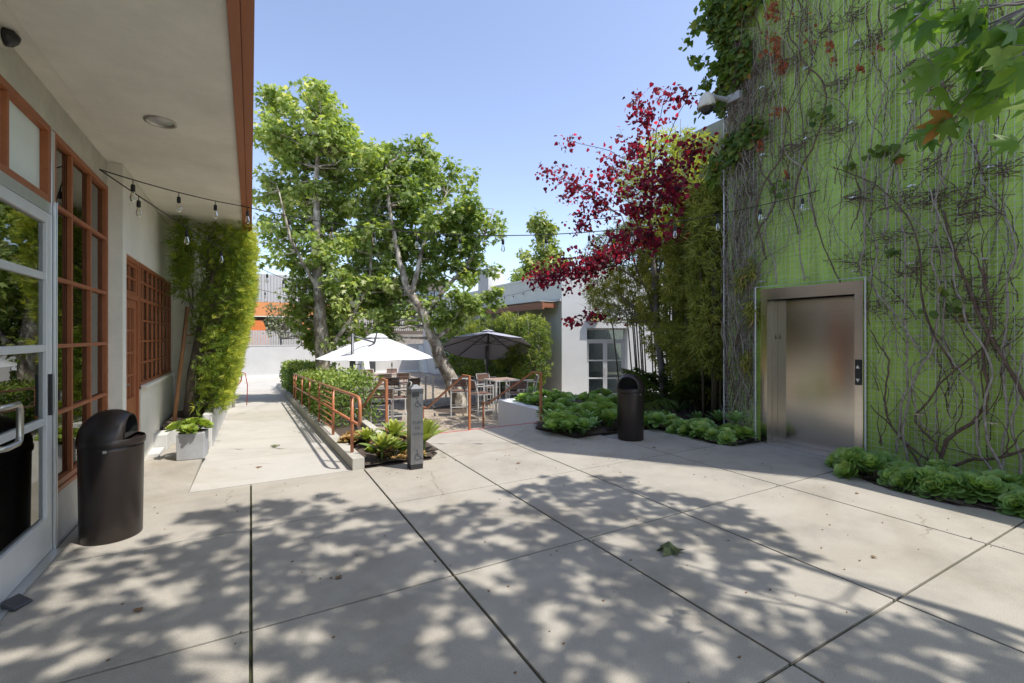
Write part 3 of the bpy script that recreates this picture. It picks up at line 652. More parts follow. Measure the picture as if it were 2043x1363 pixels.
# ------------------------------------------------------------------ bollard
bo = thing('access_bollard', 'square steel push to open bollard with wheelchair symbols at the edge of the agave bed', 'bollard', (1.73, 5.44, 0))
x0, x1, y0, y1 = 1.655, 1.81, 5.37, 5.525
b = MB(); b.box(x0, x1, y0, y1, .06, .90); b.build('post', M['bsteel'], bo, bevel=.004)
b = MB(); b.box(x0 + .003, x1 - .003, y0 + .003, y1 - .003, 0, .058); b.build('foot', M['black'], bo)
b = MB(); b.box(x0 - .003, x1 + .003, y0 - .003, y1 + .003, .902, .965); cp = b.build('cap', M['pole'], bo, bevel=.004)
b = MB(); cx_, cy_ = (x0 + x1) / 2, (y0 + y1) / 2; b.lathe((cx_, cy_, 0), [(.108, .966), (.028, 1.01), (.0, 1.012)], 4, a0=math.pi / 4); b.build('cap_top', M['bsteel'], cp)
b = MB(); b.box(x0 + .02, x0 + .10, y0 - .008, y0 - .0035, .87, .93); b.build('sensor', M['black'], bo)
b = MB(); wheelchair(b, (cx_ + .005, y0 - .0012, .80), (1, 0, 0), (0, 0, 1), .115, n=(0, -1, 0)); b.build('symbol', M['engr'], bo)
b = MB(); wheelchair(b, (cx_ + .005, y0 - .0012, .17), (1, 0, 0), (0, 0, 1), .13, n=(0, -1, 0)); b.build('symbol', M['engr'], bo)
for s_, z_ in (('PUSH', .56), ('TO', .49), ('OPEN', .42)): text('lettering', s_, .048, (cx_ + .004, y0 - .001, z_), (R(90), 0, 0), M['engr'], bo)

# ------------------------------------------------------------------ ramp railing
rl = thing('ramp_railing', 'long terracotta painted pipe railing with end loop on the kerb beside the ramp', 'railing', (1.12, 6.11, .13))
X = 1.12; zr = lambda y, h: ZR(y) + h
b = MB()
top = [(X, 15.2, zr(15.2, .86)), (X, 5.80, zr(5.8, .865)), (X, 5.70, .855), (X, 5.64, .82), (X, 5.62, .76), (X, 5.62, .62), (X, 5.64, .56), (X, 5.70, .535)]
b.tube(top, .021, 12); b.build('top_rail', M['rail'], rl, smooth=True)
b = MB(); b.tube([(X, 5.70, .535), (X, 15.2, zr(15.2, .50))], .019, 12); b.build('mid_rail', M['rail'], rl, smooth=True)
for y in (6.11, 7.66, 9.35, 11.0, 12.7, 14.5, 15.2):
    b = MB(); b.tube([(X, y, zr(y, .12)), (X, y, zr(y, .85))], .021, 12); b.build('post', M['rail'], rl, smooth=True)
b = MB()
for h in (.22, .31, .41, .59, .68, .77): b.tube([(X, 7.66, zr(7.66, h)), (X, 9.35, zr(9.35, h))], .0095, 8)
b.build('infill_bars', M['rail'], rl, smooth=True)
# stair handrails
def handrail(x, label, cat='handrail'):
    t = thing('stair_handrail', label, cat, (x, 7.22, 0), 'terracotta handrails of the patio steps')
    b = MB(); w = .038
    b.bar((x, 7.22, 0), (x, 7.22, .89), w, w); b.build('post', M['rail'], t, bevel=.003)
    b = MB(); b.bar((x, 7.201, .905), (x, 7.50, .905), w, .03); b.bar((x, 7.49, .90), (x, 9.42, .055), w, .03); b.bar((x, 9.41, .055), (x, 9.70, .055), w, .03); b.build('rail', M['rail'], t, bevel=.003)
    b = MB(); b.bar((x, 9.66, -.75), (x, 9.66, .04), w, w); b.build('post', M['rail'], t, bevel=.003)
handrail(1.84, 'terracotta stair handrail at the left side of the steps beside the agave bed')
handrail(3.25, 'terracotta stair handrail in the middle of the steps, right of the steel bollard')
handrail(4.70, 'terracotta stair handrail at the right side of the steps next to the pale planter wall')

# ------------------------------------------------------------------ succulents
def leafstrip(pts_w, n, c0, az, lift, size, width, curl):
    """one fleshy leaf as a strip; returns verts, faces"""
    vs = []; fs = []; k = len(pts_w)
    for i, (t, w) in enumerate(pts_w):
        e = lift - curl * t; rad = size * t; 
        x = c0 + rad * math.cos(lift - curl * t * .5); z = rad * math.sin(lift - curl * t * .5)
        for sgn in (-1, 0, 1):
            yy = sgn * w * width * size; zz = z + abs(sgn) * w * width * size * .35
            vs.append((x * math.cos(az) - yy * math.sin(az), x * math.sin(az) + yy * math.cos(az), zz))
    for i in range(k - 1):
        for j in (0, 1): a = i * 3 + j; fs.append((a, a + 1, a + 4, a + 3))
    return vs, fs
ROS = [(.0, .3), (.3, .5), (.6, .9), (.82, 1.0), (.95, .72), (1.0, .2)]
AGA = [(.0, .55), (.25, .85), (.5, 1.0), (.75, .75), (.92, .35), (1.0, .03)]
def rosette_mesh(name, nl, size, prof, width, l0, l1, curl, heads, material, stem=0, seed=0, small=.25):
    g = random.Random(seed); vs = []; fs = []; rn = []
    for (hx, hy, hz, hs, tilt, taz) in heads:
        rm = Matrix.Rotation(taz, 3, 'Z') @ Matrix.Rotation(tilt, 3, 'Y') @ Matrix.Rotation(-taz, 3, 'Z')
        for i in range(nl):
            f = i / (nl - 1); az = i * 2.39996 + g.uniform(-.15, .15)
            sz = size * hs * (small + (1 - small) * f ** .8) * g.uniform(.9, 1.08); lift = l1 + (l0 - l1) * f + g.uniform(-.06, .06)
            v, q = leafstrip(prof, 6, size * hs * .04, az, lift, sz, width * (1.25 - .25 * f), curl * g.uniform(.7, 1.3))
            o_ = len(vs); zo = (1 - f) * size * hs * .22
            for p in v:
                p = rm @ V((p[0], p[1], p[2] + zo)); vs.append((p.x + hx, p.y + hy, p.z + hz))
            fs += [tuple(a + o_ for a in t_) for t_ in q]; r_ = min(1, max(0, .75 - .6 * f + g.uniform(-.18, .18))); rn += [r_] * len(v)
        if hz > .06:
            mb = MB(); mb.tube([(hx * .3, hy * .3, -.03), (hx * .7, hy * .7, hz * .5), (hx, hy, hz + .01)], [.022, .018, .016], 6); o_ = len(vs); vs += mb.v; fs += [tuple(a + o_ for a in t_) for t_ in mb.f]; rn += [.0] * len(mb.v)
    me = bpy.data.meshes.new(name); me.from_pydata(vs, [], fs); at = me.attributes.new('rnd', 'FLOAT', 'POINT'); at.data.foreach_set('value', rn)
    me.materials.append(material); me.polygons.foreach_set('use_smooth', [True] * len(me.polygons)); me.update(); return me
def heads(seed, n, spread, zl, zh, s0=.75, s1=1.1):
    g = random.Random(seed); o = []
    for i in range(n):
        a = i * 2.4 + g.uniform(-.5, .5); r = spread * math.sqrt(i / max(n, 1)); o.append((r * math.cos(a), r * math.sin(a), g.uniform(zl, zh), g.uniform(s0, s1), min(.9, r * 2.6), a))
    return o
aeo = [rosette_mesh('aeo%d' % i, 38, .19, ROS, .26, .30, 1.45, -.25, heads(i, 5, .19, .05, .15), M['Laeo'], seed=i) for i in range(5)]
aeob = [rosette_mesh('aeob%d' % i, 42, .20, ROS, .30, .02, 1.45, -.15, heads(i + 20, 3, .21, .06, .11, .75, 1.05), M['Laeo'], seed=i + 9) for i in range(4)]
aeoy = rosette_mesh('aeoy', 44, .15, ROS, .27, .1, 1.4, -.3, heads(33, 8, .22, .0, .12, .7, 1.05), M['Laeoy'], seed=5)
pinkm = [rosette_mesh('pink%d' % i, 26, .11, ROS, .25, .2, 1.3, .3, heads(i + 50, 6, .13, .0, .10), M['Lpink'], seed=i) for i in range(2)]
aga = [rosette_mesh('aga%d' % i, 24, .33, AGA, .14, .30, 1.4, .25, [(0, 0, .05, 1, .1, i)], M['Lagave'], seed=i + 3, small=.45) for i in range(3)]
agay = [rosette_mesh('agay%d' % i, 26, .33, AGA, .15, .38, 1.45, .2, [(0, 0, .12, 1, .1, i)], M['Lagavy'], seed=i + 13, small=.55) for i in range(3)]
def plant(me, name, x, y, z, s, label, cat, group, rz=None, tilt=0):
    o = bpy.data.objects.new(name, me); C.objects.link(o); o.location = (x, y, z); o.scale = (s, s, s * random.uniform(.9, 1.1)); o.rotation_euler = (random.uniform(-.08, .08), random.uniform(-.08, .08) - tilt, (random.uniform(0, 6.28) if not tilt else random.uniform(-.7, .9)) if rz is None else rz)
    return tag(o, label, cat, group)
# bed beyond the plaza, left of the second bin
pos = [(4.50, 6.62, 'a'), (4.42, 6.30), (4.50, 6.02), (4.62, 5.88), (4.95, 6.0), (5.05, 6.32, 'g'), (4.72, 6.42), (4.80, 6.85), (5.25, 6.75), (5.35, 6.15), (5.3, 7.15), (4.95, 7.2), (5.65, 6.55), (5.7, 7.0), (5.55, 7.5), (5.6, 8.0), (5.95, 7.6), (6.1, 7.1), (6.1, 6.6), (6.0, 8.3), (6.5, 7.9), (6.6, 7.3), (6.6, 8.6), (6.0, 8.9), (6.9, 8.2), (5.45, 8.6), (5.4, 8.95), (7.1, 7.7)]
for i, p in enumerate(pos):
    if len(p) == 3: plant(aga[i % 3], 'agave_plant', p[0], p[1], .08, .95, 'spiky foxtail agave at the near left corner of the green bed' if p[2] == 'a' else 'large blue-green foxtail agave in the bed just left of the brown bin', 'agave', 'agaves of the shaded bed')
    elif i % 6 == 4: plant(aga[i % 3], 'agave_plant', p[0], p[1], .05, random.uniform(.55, .8), 'agave scattered among the rosettes left of the brown bin', 'agave', 'agaves among the rosettes left of the bin')
    else: plant(aeo[i % 5], 'aeonium_plant', p[0], p[1], .03, random.uniform(.95, 1.3), 'leafy green succulent rosette clump in the shaded bed left of the brown bin', 'succulent', 'rosette clumps left of the brown bin')
plant(aga[1], 'agave_plant', 5.05, 8.1, .40, .62, 'small agave on a thin bare leaning stem above the pale planter wall', 'agave', 'agaves of the shaded bed')
b = MB(); 
pos = [(6.05, 5.72), (6.28, 5.45), (6.15, 5.30), (6.5, 5.75), (6.55, 6.1), (6.15, 6.1), (6.20, 5.02), (6.12, 4.72), (6.22, 4.45), (6.35, 5.05)]
for i, (x, y) in enumerate(pos): plant(aeob[i % 4], 'aeonium_plant', x, y, .02, random.uniform(.75, 1.0), 'grey-green succulent rosette on dark soil between the brown bin and the elevator', 'succulent', 'rosettes between bin and elevator', tilt=.4)
for i, (x, y, z, s, l) in enumerate([(6.95, 5.55, .05, .75, 'agave with spread leaves under the dark slim tree trunk'), (7.3, 5.35, .05, .6, 'small agave on bare soil in front of the palm clump'), (6.75, 4.98, .15, .85, 'agave beside the lower end of the wire trellis edge'), (6.45, 4.46, .24, .7, 'pointed agave standing above a rosette just left of the elevator frame')]):
    plant(aga[i % 3], 'agave_plant', x, y, z, s, l, 'agave', 'agaves of the shaded bed')
plant(aeob[0], 'aeonium_plant', 6.42, 4.42, .02, 1.0, 'wide succulent rosette at the foot of the elevator frame, left side', 'succulent', 'rosettes between bin and elevator')
pos = [(6.30, 2.86), (6.52, 2.62), (6.08, 2.58), (6.02, 2.30), (5.98, 2.10), (6.25, 2.30), (6.38, 2.0), (6.02, 1.86), (6.5, 1.72), (6.12, 1.60), (6.35, 1.38), (6.08, 1.30), (6.2, 1.0), (6.5, 1.2)]
for i, (x, y) in enumerate(pos): plant(aeo[i % 5] if i % 4 == 2 else aeob[(i * 3) % 4], 'aeonium_plant', x, y, .04, random.uniform(.65, 1.0), 'plump green rosette in the row under the green wall right of the elevator', 'succulent', 'rosettes under the green wall', tilt=.55)
# sunlit bed by the bollard
for i, (x, y, s, l) in enumerate([(1.44, 5.88, .85, 'yellow-green agave in sun just behind the end of the ramp kerb'), (2.0, 5.9, 1.1, 'tall yellow-green agave directly right of the steel bollard'), (1.74, 6.5, .9, 'yellow-green agave behind and left of the steel bollard'), (1.40, 6.6, .75, 'small yellow-green agave left of the first stair handrail'), (1.62, 5.95, .6, 'small yellow agave tucked directly left of the bollard')]):
    plant(agay[i % 3], 'agave_plant', x, y, .05, s, l, 'agave', 'sunlit agaves by the bollard')
for i, (x, y, s, l) in enumerate([(1.30, 6.95, 1.35, 'peach and pink succulent clump behind the near railing post'), (1.55, 6.15, .8, 'pinkish succulent rosettes among the agaves left of the bollard'), (1.95, 6.9, .9, 'pinkish succulent clump at the foot of the left stair handrail'), (1.85, 5.82, .75, 'yellow and pink rosettes at the paving edge beside the bollard'), (1.40, 7.15, 1.1, 'orange-tinged succulent clump beside the low stair wall'), (2.08, 6.5, .7, 'pink-tipped succulents at the right rim of the agave bed')]):
    plant(pinkm[i % 2], 'succulent_plant', x, y, .05, s, l, 'succulent', 'pink succulents by the bollard')
for i in range(16):
    x = random.uniform(1.28, 2.12); y = random.uniform(5.8, 7.1)
    plant(random.choice(pinkm + [aeoy]), 'succulent_plant', x, y, .03, random.uniform(.3, .6), 'small yellow or pink rosette filling the gaps of the sunlit agave bed', 'succulent', 'small rosettes in the agave bed')
# grey box planter with rosettes
pb = thing('box_planter', 'grey square box planter standing where the ramp meets the building path', 'planter', (-.70, 7.40, 0))
b = MB(); b.prism([(-.83, 7.24), (-.53, 7.20), (-.50, 7.50), (-.80, 7.54)], 0, .34); b.build('box', M['zinc'], pb, bevel=.008)
b = MB(); b.prism([(-.80, 7.265), (-.555, 7.235), (-.53, 7.475), (-.775, 7.51)], .30, .345); b.build('soil', M['soil'], pb)
o = plant(aeoy, 'aeonium_plant', -.67, 7.38, .34, .85, 'bright yellow-green succulent rosettes overflowing the grey box planter', 'succulent', None)

# ------------------------------------------------------------------ left clipped shrubs (podocarpus)
def podo(y, label, first=False, lean=0, xl=-.90, x1=.0, top=3.3, ln=1.0, n=4200):
    t = thing('podocarpus_tree', label, 'tree', (-.85, y, .3), 'tall clipped shrubs in the left planter')
    b = MB(); x = -.88
    pts = [(x, y, .25), (x + .05, y + .05, 1.0), (x + .14 + lean, y + .1, 1.9), (x + .28 + lean, y + .1, 2.6), (x + .3 + lean, y + .15, top)]
    b.tube(pts, [.07, .06, .045, .03, .012], 10); b.build('trunk', M['barkd'], t, smooth=True)
    br = MB(); Ps = []; Ds = []
    for i in range(95):
        z = .55 + (top - .55) * random.random() ** .9; k = (z - .3) / (top - .3)
        a = V((x + .18 * k + .1, y + random.uniform(-.1, .1), z - .15))
        xm = -.40 + (x1 + .40) * min(1, k * 1.5)
        e = V((random.uniform(xl, xm), y + random.uniform(-ln, ln) * .62, z + random.uniform(-.05, .25)))
        pts = limb(a, e, 4, .1, sag=.03); br.tube(pts, taper(.011, .003, 5), 4, cap=False)
    br.build('branches', M['barkd'], t, smooth=True)
    zz = .45 + (top + .1 - .45) * rng.random(n); k = np.clip((zz - .3) / (top - .3) * 1.4, 0, 1); xm = -.42 + (x1 + .42) * k
    xx = xm - rng.random(n) ** 1.7 * (xm - xl); yy = y + rng.uniform(-1, 1, n) * .62 * ln
    P = np.column_stack([xx, yy, zz]); keep = np.array([noise.noise(V((p[0] * 3.2, p[1] * 3.2, p[2] * 2.6))) > -.05 - .22 * (p[0] > xm[i] - .12) for i, p in enumerate(P)]); P = P[keep]; m_ = len(P)
    P[:, 2] += .12 * np.sin(P[:, 1] * 5) * (P[:, 2] > top - .3)
    D = rng.normal(size=(m_, 3)) * .6 + np.array([.5, -.1, .25]); U = rdir(m_); P = P + rng.normal(0, .045, (m_, 3))
    rn = np.clip(rng.normal(.36, .24, m_) + .42 * np.clip((P[:, 0] - (xm[keep] - .16)) / .16, 0, 1) + .15 * (P[:, 2] > top - .4), 0, 1)  # leaf colour lightened on the right face and top to stand for sunlight
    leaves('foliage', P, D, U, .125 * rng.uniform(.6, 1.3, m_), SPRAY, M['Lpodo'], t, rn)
    return t
podo(8.95, 'nearest tall clipped feathery shrub, dark inside with loose wispy left edge', lean=.05, n=4600, top=3.35, xl=-.74)
podo(10.1, 'second tall clipped shrub in the left planter, just behind the nearest', x1=.02)
podo(11.3, 'third tall clipped shrub in the left planter, bright at its right face', x1=.0)
podo(12.6, 'fourth tall clipped shrub in the left planter', x1=-.03, top=3.3)
podo(14.2, 'fifth tall clipped shrub in the left planter', x1=-.05, ln=1.2, top=3.2)
podo(16.4, 'last darker clipped shrub far down the left planter', x1=-.02, ln=1.3, top=3.1)
podo(19.0, 'farthest dark clipped shrub at the end of the left planter', x1=.02, ln=1.4, top=3.1, n=1500)
# wisps at upper left of the nearest one
n = 190; P = ball(n, (-.90, 8.55, 2.75), (.13, .3, .7), .5); st = thing('podocarpus_branch', 'loose feathery dark green spray hanging left of the nearest clipped shrub', 'branch', (-1.0, 8.6, 2.4))
b = MB()
for i in range(9): e = P[i * 20]; b.tube(limb((-.80, 8.9, 1.9 + .12 * i), tuple(e), 5, .08), taper(.012, .003, 6), 5)
b.build('stem', M['barkd'], st, smooth=True); leaves('foliage', P, rng.normal(size=(n, 3)) + np.array([-.3, -.4, .1]), rdir(n), .19, SPRAY, M['Lpodo'], st, rng.normal(.2, .15, n))
b = MB(); b.tube([(-1.02, 8.62, .2), (-.86, 8.78, 2.05)], .028, 8); b.tube([(-.86, 8.72, 1.6), (-.80, 8.92, 1.62)], .012, 6); o = b.build('tree_stake', M['stake'], smooth=True); tag(o, 'reddish brown wooden stake leaning against the nearest clipped shrub', 'stake')
# hose on its post
hs = thing('hose_reel', 'red hose coiled on a post at the far end of the left planter', 'hose', (-.42, 15.0, -.4))
b = MB(); b.tube([(-.42, 15.0, -.5), (-.42, 15.0, .85)], .04, 8); b.build('post', M['barkg'], hs)
b = MB(); b.tube([(-.36 + .14 * math.cos(a * .5), 14.93 - .012 * (a // 13), .45 + .22 * math.sin(a * .5)) for a in range(50)], .016, 6); b.tube([(-.28, 14.93, .6), (-.14, 14.95, .55), (-.08, 14.95, .2), (-.1, 14.95, -.35)], .013, 6); b.build('hose', M['hose'], hs, smooth=True)

# ------------------------------------------------------------------ hedge between ramp and patio
def hedge_pts(n, y0, y1, x0, x1, h):
    """surface-weighted points of a box hedge"""
    y = rng.uniform(y0, y1, n); x = rng.uniform(x0, x1, n); z = rng.random(n) * h; k = rng.random(n)
    a = k < .38; x[a] = x0 + rng.random(a.sum()) ** 2 * .2
    a = (k >= .38) & (k < .62); x[a] = x1 - rng.random(a.sum()) ** 2 * .2
    a = (k >= .62) & (k < .90); z[a] = h - rng.random(a.sum()) ** 2 * .15
    a = (k >= .90) & (k < .96); y[a] = y0 + rng.random(a.sum()) ** 2 * .15
    return x, y, z
def hedge(y0, y1, x0, x1, h, label, dens=1500, size=.07, zf=ZR, material='Lhedge', grp='hedges between ramp and patio', name='clipped_hedge', wild=.04, tm=OVAL):
    t = thing(name, label, 'hedge', ((x0 + x1) / 2, (y0 + y1) / 2, zf(y0)), grp)
    b = MB()
    for i in range(int((y1 - y0) * 5)):
        x = random.uniform(x0 + .1, x1 - .1); y = random.uniform(y0, y1); z = zf(y); b.tube(limb((x, y, z), (x + random.uniform(-.15, .15), y + random.uniform(-.2, .2), z + h * .85), 4, .08), taper(.014, .004, 5), 4)
    b.build('stems', M['barkd'], t)
    n = int((y1 - y0) * dens); x, y, z = hedge_pts(n, y0, y1, x0, x1, h)
    bumps = .5 + .5 * np.array([noise.noise(V((a * 2.3, c * 1.7, d * 2.5))) for a, c, d in zip(x, y, z)])
    cxm = (x0 + x1) / 2; x = cxm + (x - cxm) * (.85 + .3 * bumps); z = z * (.88 + .24 * bumps)
    keep = bumps > .30; x, y, z, bumps = x[keep], y[keep], z[keep], bumps[keep]; n = len(x)
    gz = np.array([zf(v) for v in y]); P = np.column_stack([x, y, gz + .05 + z]) + rng.normal(0, wild, (n, 3))
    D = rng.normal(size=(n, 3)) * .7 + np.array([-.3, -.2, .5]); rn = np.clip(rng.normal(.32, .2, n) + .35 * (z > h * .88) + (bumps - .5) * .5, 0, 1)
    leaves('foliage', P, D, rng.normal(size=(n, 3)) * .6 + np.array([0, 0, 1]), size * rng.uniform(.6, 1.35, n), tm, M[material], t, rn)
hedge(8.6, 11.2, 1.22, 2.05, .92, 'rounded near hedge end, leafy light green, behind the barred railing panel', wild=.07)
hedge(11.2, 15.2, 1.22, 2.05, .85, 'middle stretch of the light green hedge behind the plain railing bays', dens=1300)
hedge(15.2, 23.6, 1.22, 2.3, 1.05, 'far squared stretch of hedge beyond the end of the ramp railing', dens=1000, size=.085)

# ------------------------------------------------------------------ patio trees
f_ = 921.; s_, c_ = math.sin(R(29.5)), math.cos(R(29.5))
def at(px, py, d): dx = (px - 1021.5) / f_; return V(((s_ + dx * c_) * d, (c_ - dx * s_) * d, 1.6 + (670 - py) / f_ * d))
def bl(lst, d): return [(tuple(at(x, y, d + random.uniform(-.5, .5))), (r * d / f_, min(r * d / f_, 1.1), r * d / f_), r * r) for x, y, r in lst]
T1 = (1.95, 15.0, -.75)
tree('plane_tree', 'tall straight plane tree with dense green crown behind the white umbrella', 'tree', T1,
     [([(1.95, 15, -.9), (1.93, 15, .8), (1.80, 15, 2.4), (1.70, 15, 4.2), (1.72, 15.1, 6.2), (1.85, 15, 8.2)], [.26, .21, .17, .125, .08, .03]),
      ([(1.93, 15, 1.0), (2.6, 14.8, 2.0), (3.2, 14.6, 3.2), (3.3, 14.7, 5.0)], [.09, .07, .05, .02]),
      ([(1.75, 15, 3.0), (1.0, 14.8, 4.4), (.7, 14.9, 5.8)], [.06, .04, .015])],
     bl([(568, 285, 68), (640, 265, 88), (700, 320, 72), (555, 400, 58), (625, 400, 85), (705, 430, 78), (570, 500, 50), (640, 520, 70), (735, 500, 55), (603, 590, 38), (665, 605, 76), (735, 600, 60), (618, 668, 34), (680, 660, 45), (640, 198, 38), (545, 215, 38), (745, 330, 35), (620, 175, 12), (760, 400, 40), (755, 470, 45), (770, 540, 35)], 14.6),
     330, 72, .38, .16, M['Lplane'], M['bark'], group='plane trees of the patio', twig=.010, rpow=.42)
T2 = (5.85, 13.8, -.75)
tree('plane_tree', 'leaning plane tree with mottled pale trunk bent over the patio tables', 'tree', T2,
     [([(5.88, 13.75, -.85), (5.70, 13.8, -.1), (5.30, 13.8, .7), (4.98, 13.85, 1.5), (4.72, 13.9, 2.25), (4.20, 14.1, 3.1), (3.95, 14.2, 4.2), (3.7, 14.2, 5.6), (3.6, 14.2, 6.8)], [.27, .225, .20, .175, .145, .11, .08, .05, .02]),
      ([(4.72, 13.9, 2.2), (5.3, 13.8, 3.0), (6.0, 13.7, 3.8), (6.7, 13.6, 5.0), (7.0, 13.6, 5.8)], [.085, .065, .05, .035, .015]),
      ([(4.35, 14.0, 2.9), (4.7, 14.0, 4.4), (5.5, 14.0, 6.2)], [.09, .06, .02]),
      ([(5.0, 13.85, 1.45), (5.4, 13.6, 1.8), (5.75, 13.4, 2.5)], [.07, .05, .02])],
     bl([(810, 345, 62), (865, 350, 52), (775, 400, 45), (845, 430, 68), (915, 430, 58), (955, 455, 40), (790, 480, 48), (890, 505, 58), (955, 530, 36), (835, 545, 48), (775, 590, 46), (930, 600, 46), (975, 590, 26), (865, 615, 32), (830, 288, 24), (780, 300, 18), (765, 650, 34), (935, 345, 10), (900, 655, 28), (985, 440, 12)], 14.9),
     225, 66, .34, .16, M['Lplane'], M['bark'], group='plane trees of the patio', twig=.010, rpow=.42)
tree('roadside_tree', 'pale yellow-green tree rising beyond the flat roof behind the red leaves', 'tree', (14.4, 22, -.8),
     [([(14.4, 22, -.8), (14.4, 22, 4), (14.5, 22, 8.0)], [.25, .18, .04])],
     [((14.5, 22, 7.6), (.8, .8, 1.3), 1.4), ((13.9, 22, 5.9), (1.2, 1, 1.0), 1.4), ((15.2, 22, 6.0), (1.1, 1, 1.1), 1.3), ((13.4, 22, 4.8), (.9, 1, .7), .8)], 75, 40, .42, .24, M['Lfar'], M['bark'], tmpl=PLANES)
tree('olive_shrub', 'grey-green wispy shrub in front of the orange facade', 'shrub', (1.3, 31, -.8),
     [([(1.6, 31, -.8), (1.6, 31, 1.0), (1.5, 31, 2.6)], [.09, .07, .02])], [((1.5, 31, 2.6), (1.1, .9, 1.1), 1), ((2.6, 31, 1.9), (1.0, .9, .8), .7)], 40, 40, .4, .16, M['Lolive'], M['barkg'], tmpl=OVAL)
tree('street_tree', 'leafy green tree between the far fence and the office windows', 'tree', (7.3, 33, -.8),
     [([(7.3, 33, -.8), (7.3, 33, 3.0)], [.18, .06])], [((6.2, 33, 3.3), (1.6, 1, .9), 1), ((8.8, 33, 3.5), (1.9, 1, 1.0), 1.2), ((10.8, 33, 2.9), (1.1, 1, .8), .6)], 50, 45, .5, .26, M['Lplane'], M['bark'], tmpl=PLANES)

# ------------------------------------------------------------------ umbrellas
def umbrella(base, hubc, rim, rise, R_, lab, canvas, mastx, masty, lift_, n=8, a0=.2, tilt=0):
    """cantilever parasol: mast at (mastx,masty), canopy centred on hubc"""
    t = thing('cantilever_umbrella', lab, 'umbrella', base, 'cantilever umbrellas on the patio'); hx, hy, hz = hubc
    vs = [(hx, hy, hz)]; fs = []; ring = []
    K = 4; per = 6
    for i in range(1, K + 1):
        f = i / K
        for j in range(n * per):
            a = a0 + 2 * math.pi * j / (n * per); u = (j % per) / per; edge = math.cos(math.pi / n) / math.cos((u - .5) * 2 * math.pi / n)
            sag = .05 * f * math.sin(math.pi * u); r = R_ * f * edge
            vs.append((hx + r * math.cos(a), hy + r * math.sin(a), hz - rise * f ** 1.12 - sag * .5))
    m = n * per
    for j in range(m): fs.append((0, 1 + j, 1 + (j + 1) % m))
    for i in range(K - 1):
        for j in range(m): fs.append((1 + i * m + j, 1 + (i + 1) * m + j, 1 + (i + 1) * m + (j + 1) % m, 1 + i * m + (j + 1) % m))
    RM = Matrix.Rotation(tilt, 3, V((c_, -s_, 0))); H_ = V(hubc); tp = lambda b_: setattr(b_, 'v', [tuple(H_ + RM @ (V(p) - H_)) for p in b_.v]) or b_
    b = MB(); b.add(vs, fs); tp(b); cn = b.build('canopy', canvas, t); s = cn.modifiers.new('t', 'SOLIDIFY'); s.thickness = .006
    b = MB(); b.lathe((hx, hy, hz), [(R_ * .20, -rise * .14 + .02), (R_ * .1, .03), (.0, .055)], n, a0=a0); tp(b).build('vent', canvas, cn)
    for j in range(n):
        a = a0 + 2 * math.pi * j / n; b = MB(); b.bar((hx, hy, hz - .05), (hx + R_ * .97 * math.cos(a), hy + R_ * .97 * math.sin(a), hz - rise - .01), .02, .022)
        rb = tp(b).build('rib', M['pole'], t)
        b = MB(); b.bar((hx + .06 * math.cos(a), hy + .06 * math.sin(a), hz - .42), (hx + R_ * .5 * math.cos(a), hy + R_ * .5 * math.sin(a), hz - rise * .50 - .03), .014, .014); tp(b).build('strut', M['pole'], rb)
    b = MB(); b.lathe((hx, hy, 0), [(.05, hz - .46), (.06, hz - .44), (.06, hz - .38), (.035, hz - .36), (.03, hz - .02)], 12, cap=True); tp(b).build('hub', M['pole'], t, smooth=True)
    b = MB(); b.tube([(mastx, masty, -.74), (mastx, masty, lift_)], .038, 12); b.build('mast', M['pole'], t, smooth=True)
    b = MB(); b.box(mastx - .35, mastx + .35, masty - .35, masty + .35, -.75, -.68); b.build('base_plate', M['pole'], t, bevel=.02)
    return t, cn
t, cn = umbrella((2.45, 12.0, -.75), (3.05, 13.0, 1.62), None, .62, 1.62, 'open white cantilever umbrella seen from above its rim, dark mast at its left', M['umbw'], 2.22, 12.05, 1.66, a0=.1)
b = MB(); b.tube([(2.22, 12.05, 1.60), (2.85, 12.4, 1.42), (3.05, 13.0, 1.70)], .024, 8); b.build('arm', M['pole'], t, smooth=True)
b = MB(); b.tube([(2.22, 12.05, 1.05), (2.55, 12.25, 1.24), (2.85, 12.4, 1.42)], .016, 8); b.build('brace', M['pole'], t, smooth=True)
b = MB(); b.box(2.16, 2.28, 11.98, 12.12, .78, .98); ck = b.build('crank_box', M['pole'], t, bevel=.01); b = MB(); b.tube([(2.28, 12.0, .88), (2.40, 11.98, .88), (2.40, 11.98, .80)], .01, 6); b.build('crank_handle', M['pole'], ck)
t, cn = umbrella((7.9, 15.3, -.75), (7.30, 14.6, 1.74), None, .58, 1.62, 'open grey cantilever umbrella in front of the bamboo screen, ribs showing underneath', M['umbg'], 7.55, 15.25, 1.55, a0=.3, tilt=R(-18))
b = MB(); b.tube([(7.55, 15.25, 1.50), (7.48, 15.05, 1.55), (7.42, 14.8, 1.45)], .028, 8); b.build('arm', M['pole'], t, smooth=True)
b = MB(); b.tube([(7.55, 15.25, .8), (7.42, 14.82, 1.35)], .02, 8); b.build('brace', M['pole'], t, smooth=True)
b = MB(); b.box(7.49, 7.61, 15.17, 15.31, .55, .75); b.build('crank_box', M['pole'], t, bevel=.01)

